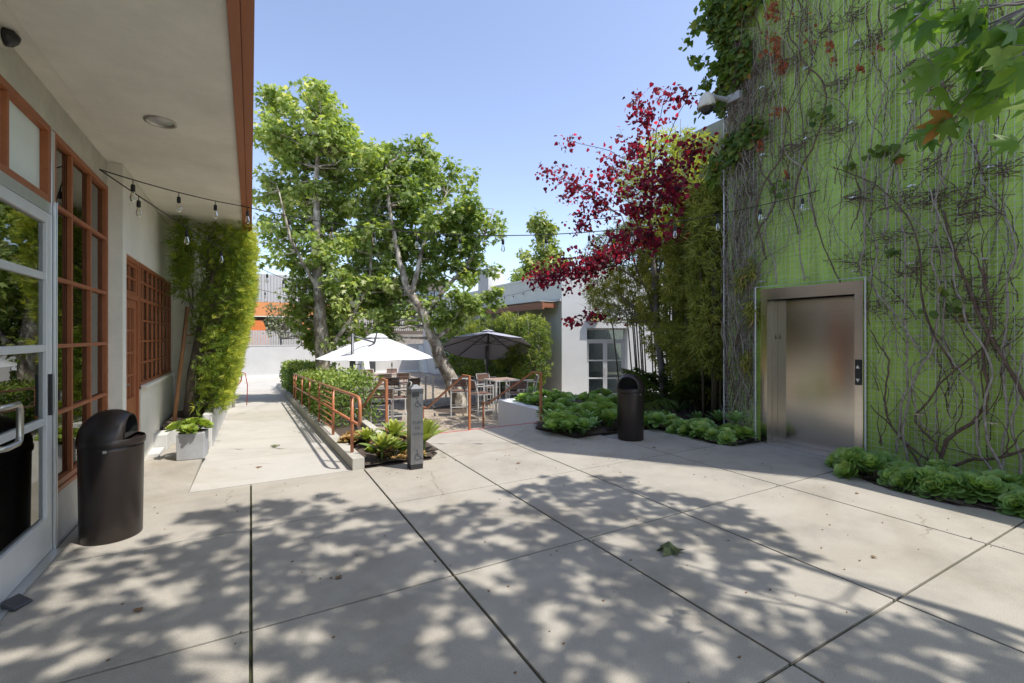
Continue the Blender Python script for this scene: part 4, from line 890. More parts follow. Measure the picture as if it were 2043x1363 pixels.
# ------------------------------------------------------------------ patio furniture
def chair_proto(kind, fm, bm, name, label, cushion=False):
    sh = .74 if kind == 'stool' else .44; bh = 1.12 if kind == 'stool' else .86; w = .25; d = .24
    t = thing(name, label, 'bar stool' if kind == 'stool' else 'chair', (0, 0, 0), 'bar stools of the patio' if kind == 'stool' else 'armchairs of the patio')
    for sx in (-1, 1):
        for sy in (-1, 1):
            b = MB(); b.bar((sx * w, sy * d * (1 if sy > 0 else 1.08), 0), (sx * w, sy * d, sh if sy > 0 else sh + .2), .032, .032); b.build('leg', fm, t)
        b = MB(); b.bar((sx * w, -d - .02, sh + .215), (sx * w, d + .03, sh + .215), .04, .022); b.build('armrest', fm, t)
        b = MB(); b.bar((sx * w, d, sh), (sx * w, d + .10, bh), .03, .03); b.build('back_post', fm, t)
    b = MB(); b.box(-w, w, -d, d, sh - .03, sh - .012); b.build('seat_frame', fm, t)
    b = MB()
    for k in range(5): y = -d + .01 + k * (2 * d - .02) / 5; b.box(-w + .02, w - .02, y, y + (2 * d) / 5 - .012, sh - .01, sh + .008)
    st = b.build('seat', bm, t)
    b = MB()
    z0 = sh + .14; dz = (bh - z0 - .01) / 4
    for k in range(4):
        z = z0 + k * dz; y = d + .10 * (z - sh) / (bh - sh); b.box(-w + .02, w - .02, y - .004, y + .012, z, z + dz - .006)
    b.build('backrest', bm, t)
    b = MB(); b.bar((-w, d + .10, bh), (w, d + .10, bh), .03, .03); b.build('top_rail', fm, t)
    if kind == 'stool':
        b = MB(); b.bar((-w, -d - .01, .28), (w, -d - .01, .28), .026, .026); b.bar((-w, d, .28), (w, d, .28), .026, .026)
        for sx in (-1, 1): b.bar((sx * w, -d, .28), (sx * w, d, .28), .026, .026)
        b.build('footrest', fm, t)
    if cushion: b = MB(); b.box(-.22, .22, -.2, .2, sh + .01, sh + .05); b.build('cushion', M['cushion'], t, bevel=.015)
    return t
S0 = chair_proto('stool', M['cwhite'], M['slat'], 'bar_stool', 'x'); S1 = chair_proto('stool', M['cgrey'], M['slat'], 'bar_stool', 'x', True)
D0 = chair_proto('dining', M['cgrey'], M['slat'], 'patio_chair', 'x'); D1 = chair_proto('dining', M['cwhite'], M['slat'], 'patio_chair', 'x')
used = set()
def put(pr, x, y, rz, label, z=-.75):
    if pr.name not in used: used.add(pr.name); pr.location = (x, y, z); pr.rotation_euler = (0, 0, rz); pr['label'] = label; return pr
    return dup(pr, (x, y, z), rz, label)
# rz=0: back faces +Y (sitter looks to -Y)
put(S1, 2.72, 11.15, R(170), 'grey bar stool with dark cushion, its brown back towards us behind the left handrail')
put(S0, 3.35, 12.05, R(-100), 'white-framed bar stool seen from the side just left of the steel bollard')
put(S0, 5.64, 11.74, R(95), 'white bar stool with empty seat beside the bar table, right of the middle handrail')
put(S0, 6.53, 11.28, R(160), 'white bar stool with brown back at the near side of the bar table')
put(S0, 7.42, 12.2, R(245), 'white bar stool turned towards the bar table behind the right handrail')
put(S1, 6.61, 13.2, R(10), 'bar stool with dark brown back at the far side of the bar table')
put(S0, 5.35, 12.6, R(160), 'white bar stool directly right of the leaning plane trunk')
put(D1, 7.0, 15.0, R(20), 'pale chair at the bamboo screen left of the umbrella mast')
put(D1, 7.35, 14.7, R(-30), 'second pale chair at the bamboo screen nearer the umbrella mast')
put(D0, 4.85, 16.0, R(200), 'dark brown chair immediately left of the leaning trunk')
put(D0, 4.45, 16.6, R(160), 'dark brown chair in shade left of the leaning trunk, one place farther')
put(D0, 5.35, 18.6, R(175), 'brown-backed chair at the near right side of the long far table')
put(D0, 4.55, 18.4, R(180), 'brown-backed chair at the near middle of the long far table')
put(D0, 3.75, 18.7, R(-95), 'chair in profile at the left end of the long far table')
put(D1, 4.5, 20.6, R(0), 'pale brown chair at the far left of the long far table')
put(D1, 5.6, 20.7, R(0), 'pale brown chair at the far right of the long far table')
put(D0, 2.95, 18.0, R(120), 'dark chair standing behind the near end of the hedge')
put(D0, 2.6, 20.0, R(30), 'dark chair left of the umbrella mast above the hedge')
def table(x, y, lx, ly, h, label, rz=0, fm='cwhite'):
    t = thing('patio_table', label, 'table', (x, y, -.75), 'patio tables'); fm = M[fm]
    for sx in (-1, 1):
        for sy in (-1, 1):
            b = MB(); b.box(x + sx * (lx / 2 - .03) - .025, x + sx * (lx / 2 - .03) + .025, y + sy * (ly / 2 - .03) - .025, y + sy * (ly / 2 - .03) + .025, -.75, -.75 + h - .03); b.build('leg', fm, t)
    b = MB(); z = -.75 + h - .04; b.box(x - lx / 2, x + lx / 2, y - ly / 2, y - ly / 2 + .04, z, z + .04); b.box(x - lx / 2, x + lx / 2, y + ly / 2 - .04, y + ly / 2, z, z + .04); b.box(x - lx / 2, x - lx / 2 + .04, y - ly / 2 + .04, y + ly / 2 - .04, z, z + .04); b.box(x + lx / 2 - .04, x + lx / 2, y - ly / 2 + .04, y + ly / 2 - .04, z, z + .04); b.build('frame', fm, t)
    b = MB(); k = 6; w = (ly - .1) / k
    for i in range(k): b.box(x - lx / 2 + .045, x + lx / 2 - .045, y - ly / 2 + .05 + i * w, y - ly / 2 + .05 + (i + 1) * w - .008, z + .01, z + .045)
    b.build('tabletop', M['ttop'], t); t.rotation_euler = (0, 0, rz); return t
table(6.52, 12.17, .8, .8, 1.06, 'square white bar table with brown slatted top behind the steps')
table(4.95, 19.6, 1.9, .9, .74, 'long low patio table near the white back wall', fm='cgrey')
table(5.6, 14.9, .8, .8, 1.02, 'brown-topped bar table half hidden by the leaning trunk')
table(2.9, 19.0, .8, .8, .74, 'small table behind the hedge left of the white umbrella mast', fm='cgrey')
tc_ = thing('patio_torch', 'slim dark upright torch standing on the long far table', 'torch', (5.25, 19.7, 0))
b = MB(); b.tube([(5.25, 19.7, -.01), (5.25, 19.7, .28)], .012, 8); b.build('pole', M['pole'], tc_); b = MB(); b.lathe((5.25, 19.7, .26), [(.015, 0), (.038, .05), (.038, .16), (.01, .24)], 12, cap=True); b.build('head', M['barkg'], tc_, smooth=True)

# ------------------------------------------------------------------ back wall
bw = thing('boundary_wall', 'long white rendered boundary wall across the back of the patio', 'wall', (4, 29.4, -.75))
b = MB(); b.box(-3, 10.6, 29.3, 29.5, -1, 1.03); b.build('wall', M['white'], bw)
b = MB(); b.box(-3, 10.62, 29.28, 29.52, 1.03, 1.07); b.build('coping', M['white'], bw)
b = MB(); b.box(-3, 10.5, 29.24, 29.30, -1, -.62); b.build('plinth', M['wing'], bw)
for x in (6.1, 9.7):
    b = MB(); vs = [(x - .15, 29.29, 1.0), (x + .15, 29.29, 1.0), (x - .15, 28.2, -.75), (x + .15, 28.2, -.75), (x - .15, 29.29, -.75), (x + .15, 29.29, -.75)]
    b.add(vs, [(0, 1, 3, 2), (0, 2, 4), (1, 5, 3), (0, 4, 5, 1), (2, 3, 5, 4)]); b.build('buttress', M['wing2'], bw)
ub = thing('utility_box', 'dark utility box with white panel fixed beside the wall buttress', 'utility box', (6.5, 29.2, -.1))
b = MB(); b.box(6.32, 6.72, 29.02, 29.28, -.65, .35); b.build('box', M['pole'], ub, bevel=.01); b = MB(); b.box(6.36, 6.68, 29.0, 29.02, .05, .28); b.build('panel', M['signw'], ub)
# far fence and buildings
fc = thing('far_fence', 'pale vertical board fence above the boundary wall at the left', 'fence', (1, 34, 0))
b = MB()
for i in range(46): x = -2.6 + i * .15; b.box(x, x + .13, 34, 34.03, -.8, 1.95 + .0 * i)
b.build('boards', M['fence'], fc)
b = MB()
for x in (-2.6, -.2, 2.2, 4.3): b.box(x, x + .09, 34.03, 34.12, -.8, 2.05)
b.build('posts', M['fence'], fc)
f2 = thing('far_fence', 'long beige louvred fence and block wall beyond the umbrellas', 'fence', (10, 36, 0))
b = MB(); b.box(4.4, 20, 36, 36.2, -.8, 1.75); b.build('block_wall', brickmat('block wall', (.36, .32, .29), (.33, .29, .26), (.25, .22, .2), .6, .3, rot=(R(90), 0, 0), mortar=.01), f2)
b = MB(); b.box(4.4, 20, 35.98, 36.22, 1.75, 2.0); b.build('dark_band', M['brownf'], f2)
b = MB()
for i in range(100): x = 4.5 + i * .155; b.box(x, x + .09, 36.02, 36.1, 2.0, 3.0)
b.build('louvres', M['fence'], f2)
ob = thing('office_building', 'long pale building with orange ground floor band and blue office windows in the distance', 'building', (8, 46, 0))
b = MB()
for i in range(46): x = -4 + i * .24; b.box(x, x + .2, 45.0, 45.06, 4.5, 6.9)
b.box(-4, 7.3, 45.06, 50, 4.5, 6.92); b.build('corrugated_wall', M['greyf'], ob)
b = MB(); b.box(-4, 7.4, 44.95, 45.2, 3.3, 4.48); b.box(-4, -.3, 45.0, 45.2, -.8, 3.3); b.build('orange_band', M['orangew'], ob)
b = MB(); b.box(-.3, 7.4, 46.8, 47, -.8, 3.3); b.build('porch_wall', M['brownf'], ob)
b = MB(); b.add([(-.3, 45.0, -.8), (1.5, 45, -.8), (1.5, 45, 1.2), (.9, 45, 2.9), (-.3, 45, 2.9), (-.3, 45.3, -.8), (1.5, 45.3, -.8), (1.5, 45.3, 1.2), (.9, 45.3, 2.9), (-.3, 45.3, 2.9)], [(0, 1, 2, 3, 4), (9, 8, 7, 6, 5), (0, 5, 6, 1), (1, 6, 7, 2), (2, 7, 8, 3), (3, 8, 9, 4)]); b.box(4.0, 6.0, 45, 45.3, -.8, 2.8); b.build('orange_pier', mat('deep orange', (.62, .17, .04), .8), ob)
b = MB(); b.box(7.3, 17.5, 45, 50, 6.25, 7.15); b.box(7.0, 18.0, 44.5, 50, 7.15, 7.3); b.build('tan_fascia', M['tanf'], ob)
b = MB(); b.box(5.8, 17.5, 45.3, 45.36, 4.0, 6.25); b.build('window_band', M['glassb'], ob)
b = MB()
for i in range(17): x = 5.9 + i * .7; b.box(x, x + .08, 45.2, 45.3, 4.0, 6.25)
b.build('mullions', M['mull'], ob)
b = MB(); b.box(5.8, 17.5, 45, 49, 2.9, 4.0); b.build('spandrel', M['greyf'], ob)
b = MB(); b.box(7.4, 17.5, 45.1, 49, -.8, 2.9); b.build('ground_floor', M['brownf'], ob)
b = MB()
for i in range(90): x = 5.9 + i * .13; b.box(x, x + .03, 43.9, 43.93, 3.3, 4.4)
b.box(5.8, 17.6, 43.88, 43.95, 4.4, 4.48); b.build('terrace_railing', M['mesh_far'], ob)

# ------------------------------------------------------------------ right wing
wg = thing('courtyard_wing', 'pale rendered wing building with parapet and white framed double doors', 'building', (9.8, 14, -.75))
b = MB(); b.box(9.82, 16, 13.66, 29.3, 2.90, 3.85); b.build('parapet', M['wing2'], wg)
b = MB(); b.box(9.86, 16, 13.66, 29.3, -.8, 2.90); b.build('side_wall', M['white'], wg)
b = MB(); b.box(9.78, 16, 13.70, 19, 3.85, 3.90); b.build('coping', M['wing'], wg)
b = MB(); b.box(9.74, 9.86, 13.68, 20.5, 2.86, 2.95); b.box(9.0, 9.74, 13.9, 19.8, 2.84, 2.86); b.build('flashing', M['white'], wg)
# angled front with the door: direction along wall
A = V((9.80, 13.66, 0)); dv = V((.895, -.446, 0)); nv = V((-.446, -.895, 0))
def wl(u, w, z): p = A + dv * u + nv * w; return (p.x, p.y, z)
def wbox(b, u0, u1, w0, w1, z0, z1):
    vs = [wl(u, w, z) for z in (z0, z1) for w in (w0, w1) for u in (u0, u1)]
    b.add(vs, [(0, 1, 3, 2), (4, 6, 7, 5), (0, 4, 5, 1), (2, 3, 7, 6), (0, 2, 6, 4), (1, 5, 7, 3)])
b = MB(); U0, U1 = .92, 2.42
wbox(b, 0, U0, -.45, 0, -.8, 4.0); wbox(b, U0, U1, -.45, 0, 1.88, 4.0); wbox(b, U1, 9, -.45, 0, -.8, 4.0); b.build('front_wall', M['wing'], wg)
b = MB(); wbox(b, U0, U1, -.45, .0, -.8, -.745); b.build('threshold', M['curb'], wg)
b = MB(); wbox(b, U0, U0 + .06, -.38, -.30, -.745, 1.88); wbox(b, U1 - .06, U1, -.38, -.30, -.745, 1.88); wbox(b, U0 + .06, U1 - .06, -.38, -.30, 1.82, 1.88); wbox(b, U0 + .06, U1 - .06, -.38, -.30, 1.40, 1.47)
df = b.build('double_door', M['alup'], wg, bevel=.004)
mid = (U0 + U1) / 2
for s0, s1 in ((U0 + .06, mid - .004), (mid + .004, U1 - .06)):
    b = MB(); w0, w1 = -.36, -.315
    wbox(b, s0, s0 + .075, w0, w1, -.74, 1.40); wbox(b, s1 - .075, s1, w0, w1, -.74, 1.40)
    for z0, z1 in ((1.32, 1.40), (.66, .71), (.0, .05), (-.74, -.55)): wbox(b, s0 + .075, s1 - .075, w0 + .003, w1 - .003, z0, z1)
    lf = b.build('door_leaf', M['alup'], df, bevel=.003)
b = MB(); wbox(b, U0 + .06, U1 - .06, -.34, -.334, -.74, 1.83); b.build('pane', M['glassd'], df)
b = MB()
for u in (mid - .06, mid + .06): b.tube([wl(u, -.31, .40), wl(u, -.24, .40), wl(u, -.24, .12), wl(u, -.31, .12)], .011, 8)
b.build('handles', M['steel'], df)
b = MB(); wbox(b, -.2, 9, -3.0, -2.95, -.8, 3.5); b.build('interior_wall', M['dark'], wg)
b = MB(); wbox(b, 0, 9, -3, -.46, -.80, -.75); b.build('interior_floor', M['indoor'], wg)
ld = thing('interior_poster', 'small framed dark notice seen through the right door leaf', 'picture', wl(2.1, -1.2, .2))
b = MB(); wbox(b, 1.85, 2.35, -1.2, -1.17, -.3, .38); b.build('frame', M['signw'], ld); b = MB(); wbox(b, 1.89, 2.31, -1.165, -1.16, -.26, .34); b.build('picture', M['signb'], ld)
ch = thing('roof_block', 'tall white chimney-like block on the wing roof beyond the umbrella', 'chimney', (9.3, 19, 3))
b = MB(); b.box(9.60, 10.4, 19.2, 20.3, 2.96, 4.75); b.build('block', M['white'], ch)
pg = thing('pergola', 'reddish wooden pergola beam with white post above the bamboo screen', 'pergola', (9.1, 17, -.75))
b = MB(); b.box(9.02, 9.10, 13.75, 24, 2.55, 2.80); b.build('beam', M['wood'], pg)
for i in range(24): b = MB(); b.box(9.12, 9.72, 13.9 + i * .42, 13.96 + i * .42, 2.62, 2.78); b.build('rafter', M['wood'], pg)
b = MB(); b.box(8.86, 9.00, 18.6, 18.74, -.75, 2.86); b.build('post', M['white'], pg)
wlm = thing('wall_lamp', 'dark bronze wall lamp with amber lens above the double doors', 'wall lamp', wl(1.15, .05, 2.2))
b = MB(); wbox(b, .98, 1.36, 0, .16, 2.12, 2.42); b.build('housing', M['lampb'], wlm, bevel=.03); b = MB(); wbox(b, 1.02, 1.32, .162, .172, 2.14, 2.24); b.build('lens', M['lens'], wlm)

# bamboo screen along the wing
def bamboo(name, label, cat, group, base, cy, cx, rad, h, n, material, z0=.4, size=.13, culms=9, tm=BSPRAY, lean=0, cm='barkg', zmin=None, sunlit_top=True, thin=-.22):
    t = thing(name, label, cat, base, group); b = MB(); bx, by, bz = base
    for i in range(culms):
        a = random.uniform(0, 6.28); r = random.uniform(0, 1); x = bx + rad[0] * .55 * r * math.cos(a); y = by + rad[1] * .55 * r * math.sin(a)
        ex = cx + rad[0] * .8 * r * math.cos(a); ey = cy + rad[1] * .8 * r * math.sin(a)
        b.tube([(x, y, bz), (x + (ex - x) * .3, y + (ey - y) * .3, bz + h * .4), (ex, ey, bz + h * random.uniform(.85, 1))], [.02, .017, .006], 6)
    b.build('culms', M[cm], t, smooth=True)
    P = []; zc = (z0 + bz + h) / 2; hh = (bz + h - z0) / 2
    u = rng.uniform(-1, 1, (n * 2, 3)); rr = (np.abs(u[:, 0]) ** 2.6 + np.abs(u[:, 1]) ** 2.6 + np.abs(u[:, 2]) ** 3.2); u = u[(rr < 1) & (rr > rng.random(n * 2) * .75)][:n]
    P = u * np.array([rad[0], rad[1], hh]) + np.array([cx, cy, zc])
    nz = np.array([noise.noise(V((p[0] * 2.1, p[1] * 2.1, p[2] * 1.7))) for p in P]); P = P[nz > thin]; nz = nz[nz > thin]; m_ = len(P)
    rn = np.clip(rng.normal(.38, .18, m_) + nz * .35 + (.3 * np.clip((P[:, 2] - (bz + h - .6)) / .5, 0, 1) if sunlit_top else 0), 0, 1)  # topmost leaves coloured paler to stand for sun on the tips
    D = rng.normal(size=(m_, 3)) * .6 + np.array([-.2, -.15, -.35]); leaves('foliage', P, D, rdir(m_), size * rng.uniform(.6, 1.3, m_), tm, M[material], t, rn)
    return t
ords = ['nearest, touching the door wall', 'second from the door wall', 'third from the door wall', 'fourth, behind the grey umbrella', 'fifth, left of the grey umbrella canopy', 'farthest of the screen, beyond the leaning trunk']
for i, y in enumerate([14.2, 15.6, 17.0, 18.5, 20.2, 22.0]):
    bamboo('screen_bamboo', 'yellow-green bamboo clump of the patio screen, ' + ords[i], 'bamboo', 'bamboo clumps of the patio screen', (8.95, y, -.75), y, 8.75, (.62, .95, 0), 3.15 + .12 * math.sin(i * 2), 2300, 'Lscreen', z0=-.35, size=.17, culms=8)
# ------------------------------------------------------------------ bamboo and red tree beside the green wall
bamboo('tall_bamboo', 'dense dark green bamboo mass nearest the green wall', 'bamboo', 'bamboo by the green wall', (7.9, 6.1, .0), 6.05, 7.95, (.85, .85, 0), 4.5, 6600, 'Lbamb', z0=.30, size=.17, culms=24, cm='barkd', sunlit_top=False)
bamboo('tall_bamboo', 'dark olive bamboo mass behind the slim grey redbud trunk', 'bamboo', 'bamboo by the green wall', (8.9, 7.5, .0), 7.4, 8.9, (1.15, .95, 0), 4.9, 6500, 'Lbamb', z0=.7, size=.17, culms=24, cm='barkd', sunlit_top=False, thin=-.12)
bamboo('tall_bamboo', 'loose olive bamboo reaching left in front of the door wall', 'bamboo', 'bamboo by the green wall', (9.3, 9.2, .0), 9.3, 8.9, (1.25, 1.05, 0), 4.5, 3600, 'Lbamb', z0=1.9, size=.18, culms=10, cm='barkd', sunlit_top=False, thin=-.02)
bamboo('golden_bamboo', 'tall sunlit yellow bamboo above the dark mass behind the red leaves', 'bamboo', 'bamboo by the green wall', (9.4, 8.2, .0), 8.2, 9.5, (1.5, 1.4, 0), 6.7, 5200, 'Lbamy', z0=3.4, size=.18, culms=14, cm='barkg', thin=-.02)
bamboo('tall_bamboo', 'narrow bamboo growth with bronze tips spilling over the trellis edge', 'bamboo', 'bamboo by the green wall', (7.1, 5.3, .0), 5.25, 7.05, (.45, .4, 0), 4.6, 2600, 'Lbamb', z0=.9, size=.15, culms=9, cm='barkd', sunlit_top=False)

tr = thing('redbud_tree', 'burgundy-leaved redbud with slim grey trunk leaning out over the courtyard', 'tree', (8.33, 7.55, 0), None)
b = MB(); b.tube([(8.33, 7.55, 0), (8.22, 7.55, .9), (8.08, 7.55, 1.7), (8.06, 7.6, 2.6), (8.1, 7.7, 3.6), (8.05, 7.8, 4.6)], [.085, .075, .07, .06, .045, .02], 10); b.build('trunk', M['barkg'], tr, smooth=True)
f_ = 921.; s_, c_ = math.sin(R(29.5)), math.cos(R(29.5))
def at(px, py, d): dx = (px - 1021.5) / f_; return V(((s_ + dx * c_) * d, (c_ - dx * s_) * d, 1.6 + (670 - py) / f_ * d))
clus = []
def rb(px, py, r, d, w): clus.append((at(px, py, d - (1.5 if px > 1240 else 0)), r * (.87 if px > 1240 else 1), w))
rb(1120, 540, .40, 11.2, 40); rb(1185, 515, .40, 11.0, 44); rb(1075, 552, .22, 11.3, 18); rb(1235, 500, .32, 10.8, 22); rb(1290, 470, .3, 10.6, 18); rb(1160, 550, .3, 11, 14)
rb(1160, 440, .30, 11.2, 12); rb(1185, 400, .42, 11.1, 24); rb(1140, 370, .38, 11.3, 20); rb(1100, 345, .25, 11.4, 8); rb(1135, 280, .2, 11.4, 6)
rb(1215, 350, .42, 11.0, 22); rb(1260, 300, .42, 10.9, 20); rb(1290, 230, .32, 10.8, 14); rb(1275, 195, .2, 10.8, 6); rb(1330, 185, .25, 10.6, 6); rb(1370, 200, .2, 10.4, 5)
rb(1290, 370, .42, 10.4, 26); rb(1330, 330, .35, 10.2, 14); rb(1340, 390, .42, 10.0, 22); rb(1385, 300, .35, 9.8, 14); rb(1260, 420, .32, 10.4, 14); rb(1300, 410, .3, 10.2, 14)
rb(1145, 640, .18, 11.5, 7); rb(1180, 625, .18, 11.5, 7); rb(1250, 480, .4, 10.8, 12); rb(1350, 460, .3, 10.0, 8)
b = MB(); Pp = []; hubs = [V((8.06, 7.6, 2.6)), V((8.08, 7.55, 1.9)), V((8.1, 7.7, 3.6))]
mains = [at(1225, 530, 10.9), at(1240, 430, 10.8), at(1300, 330, 10.5), at(1350, 400, 10.1)]
for i, m_ in enumerate(mains): b.tube(limb(hubs[i % 3], m_, 8, .06), taper(.032, .013, 9), 7)
allh = hubs + mains
for c, r, w in clus:
    k = min(allh, key=lambda h: (h - c).length + max(0, h.z - c.z)); p = limb(k, c, 6, .08); b.tube(p, taper(.012, .005, 7), 5, cap=False)
    for q in range(max(3, w // 2)):
        e = c + V(rdir(1)[0]) * r * random.uniform(.7, 1.75); tp = limb(c, e, 4, .12); b.tube(tp, taper(.005, .0022, 5), 4, cap=False)
        for z_ in range(9):
            u_ = random.uniform(.8, 3.999); i_ = int(u_); tt = tp[i_].lerp(tp[i_ + 1], u_ - i_); Pp.append(tuple(tt + V(rdir(1)[0]) * random.uniform(.03, .16)))
    for z_ in range(int(w * 1.6)):
        u_ = random.uniform(2.2, 5.99); i_ = int(u_); tt = p[i_].lerp(p[i_ + 1], u_ - i_); Pp.append(tuple(tt + V(rdir(1)[0]) * random.uniform(.03, .22)))
    for z_ in range(int(w * 3.6)): Pp.append(tuple(c + V(ball(1, (0, 0, 0), (r * 2.0, r * 2.0, r * 1.0), .5)[0])))
b.build('branches', M['barkd'], tr, smooth=True)
Pp = np.array(Pp); n = len(Pp); D = rng.normal(size=(n, 3)) * .6 + np.array([0, 0, -.55]); leaves('crown', Pp, D, rng.normal(size=(n, 3)) * .7 + np.array([-.3, -.5, .6]), .088 * rng.uniform(.55, 1.25, n), HEART, M['Lred'], tr, rng.normal(.45, .27, n))
tb = MB()
bt = thing('bare_twigs', 'leafless grey twigs in front of the door wall below the red branch', 'branch', tuple(at(1210, 600, 11.2)))
for i in range(14): e = at(random.uniform(1150, 1230), random.uniform(560, 620), 11.4); tb.tube(limb((8.5, 8.2, 2.0), e, 7, .1), taper(.01, .002, 8), 4, cap=False)
tb.build('twigs', M['barkg'], bt)

# palm clump (fronds as parts)
def palm(loc, label, nf, L, seed):
    t = thing('palm_plant', label, 'palm', loc, 'palms in the shaded bed'); g = random.Random(seed); x, y, z = loc
    for k in range(nf):
        az = g.uniform(0, 6.28); up = g.uniform(.6, 1.35); l = L * g.uniform(.7, 1.05); pts = []
        for i in range(9):
            s = i / 8; e = up - 1.25 * s * s; pts.append(V((x + math.cos(az) * l * s * math.cos(up * .7) * (1 + .1 * s), y + math.sin(az) * l * s * math.cos(up * .7), z + l * (s * math.sin(up) - .42 * s * s))))
        b = MB(); b.tube(pts, taper(.012, .003, 9), 5); fr = b.build('frond', M['Lpalm'], t)
        Pn = []; Dn = []; Un = []
        for i in range(2, 30):
            s = .2 + .8 * i / 30; j = min(7, int(s * 8)); p = pts[j].lerp(pts[j + 1], s * 8 - j); d = (pts[j + 1] - pts[j]).normalized(); sd = d.cross(V((0, 0, 1))).normalized()
            for sg in (-1, 1): Pn.append(p); Dn.append(sd * sg * g.uniform(.8, 1.1) + d * g.uniform(.7, 1.0) - V((0, 0, g.uniform(.1, .45)))); Un.append((0, 0, 1))
        m_ = len(Pn); leaves('leaflets', np.array(Pn), np.array(Dn), np.array(Un, float), .27 * l * np.repeat(np.sin(np.linspace(.5, 2.9, m_ // 2)), 2), (BLADE[0] * (.2, 1, 1), BLADE[1]), M['Lpalm'], fr)
palm((7.55, 6.5, .05), 'dark arching palm clump on the soil beneath the bamboo', 20, 1.75, 1)
palm((9.0, 8.1, .05), 'slender palm with fronds arching in front of the pale door wall', 11, 1.5, 4)
sh = thing('leafy_plant', 'bright yellow-green leafy plant at the tree foot right of the brown bin', 'plant', (8.4, 8.5, .05)); n = 160
b = MB(); 
for i in range(10): b.tube(limb((8.3, 8.3, .03), tuple(ball(1, (8.15, 8.3, .35), (.35, .35, .2))[0]), 4, .1), .006, 4)
b.build('stems', M['barkg'], sh); leaves('foliage', ball(n, (8.15, 8.3, .33), (.42, .42, .2)), rng.normal(size=(n, 3)) + np.array([0, 0, -.2]), np.tile((0, 0, 1.), (n, 1)), .16, OVAL, M['Laeoy'], sh, rng.normal(.5, .2, n))

# ------------------------------------------------------------------ green wall building
gb = thing('green_tower', 'tall green painted wall with wire trellis and steel elevator entrance on the right', 'building', (6.8, 3.5, 0))
GX = 6.78
b = MB(); b.box(GX, 10.5, 1.28, 2.86, -.1, 9.2); b.box(GX, 10.5, 4.19, 4.815, -.1, 9.2); b.box(GX, 10.5, 2.86, 4.19, 2.24, 9.2); b.box(GX + .4, 10.5, 2.86, 4.19, -.1, 2.24); b.build('wall', M['green'], gb)
b = MB(); b.box(GX, 9, -7, 1.279, -.1, 3.35); b.build('low_wall', M['green'], gb)
b = MB(); b.box(9.75, 14, 4.818, 8.6, -.1, 6.75); b.build('rear_block', M['concw'], gb)
# wire mesh
MX = 6.67
b = MB(); z = .06
while z < 6.3:
    if z < 2.33: b.tube([(MX, 4.80, z), (MX, 4.25, z)], .0026, 3, cap=False); b.tube([(MX, 2.83, z), (MX, 1.29, z)], .0026, 3, cap=False)
    else: b.tube([(MX, 4.80, z), (MX, 1.29, z)], .0026, 3, cap=False)
    z += .0615
y = 1.30
while y < 4.8:
    b.tube([(MX - .003, y, .02 if (y < 2.8 or y > 4.26) else 2.32), (MX - .003, y, 6.3)], .0025 if int(y / .0615) % 10 else .0036, 3, cap=False); y += .0615
b.build('wire_trellis', M['galv'], gb)
b = MB(); b.tube([(MX - .01, 4.81, 0), (MX - .01, 4.81, 9)], .010, 8); b.build('trellis_edge', M['galv'], gb)
b = MB(); b.tube([(6.62, 4.25, .02), (6.62, 4.25, 2.325), (6.62, 2.82, 2.325), (6.62, 2.82, .02)], .011, 8); b.build('trellis_opening_frame', M['galv'], gb)
def so(y, z):
    b = MB(); b.bar((GX, y, z), (MX - .02, y, z), .016, .016); b.box(MX - .026, MX - .018, y - .04, y + .04, z - .007, z + .007); b.tube([(MX - .02, y, z), (MX - .045, y, z)], .012, 8); b.build('standoff_bracket', M['steel'], gb)
for z in (2.42, 3.35, 4.3, 5.3):
    for y in (1.75, 2.35, 2.95, 3.55, 4.15): so(y + random.uniform(-.03, .03), z + random.uniform(-.02, .02))
for z in (.7, 1.6): so(2.3, z); so(1.7, z)
# elevator
el = bpy.data.objects.new('elevator_entrance', None)
b = MB(); b.box(6.655, GX - .002, 4.09, 4.19, 0, 2.13); b.box(6.655, GX - .002, 2.86, 2.955, 0, 2.13); b.box(6.655, GX - .002, 2.86, 4.19, 2.13, 2.295)
b.box(GX + .001, 6.98, 4.075, 4.185, 0, 2.236); b.box(GX + .001, 6.98, 2.865, 2.94, 0, 2.236); b.box(GX + .001, 6.98, 2.94, 4.075, 2.13, 2.236); b.box(6.981, 7.17, 4.075, 4.187, 0, 2.23)
ef = b.build('elevator_frame', M['brush'], gb, bevel=.002)
b = MB(); b.box(6.90, 6.93, 2.942, 4.073, .012, 2.128); b.build('elevator_door', M['brush'], gb)
b = MB(); b.box(6.64, 7.1, 2.865, 4.185, 0.001, .009); b.build('elevator_sill', M['alu'], gb)
b = MB(); b.box(6.632, 6.654, 2.875, 2.94, .98, 1.30); bp_ = b.build('call_panel', M['black'], gb, bevel=.004)
b = MB(); b.add([(6.631, 2.93, 1.19), (6.631, 2.885, 1.19), (6.631, 2.9075, 1.235)], [(0, 1, 2)]); b.add([(6.631, 2.93, 1.06), (6.631, 2.885, 1.06), (6.631, 2.9075, 1.015)], [(0, 2, 1)]); b.build('arrow_buttons', M['cream'], bp_)
text('floor_number', '6', .10, (6.85, 4.0735, 1.58), (R(90), 0, 0), M['black'], gb)
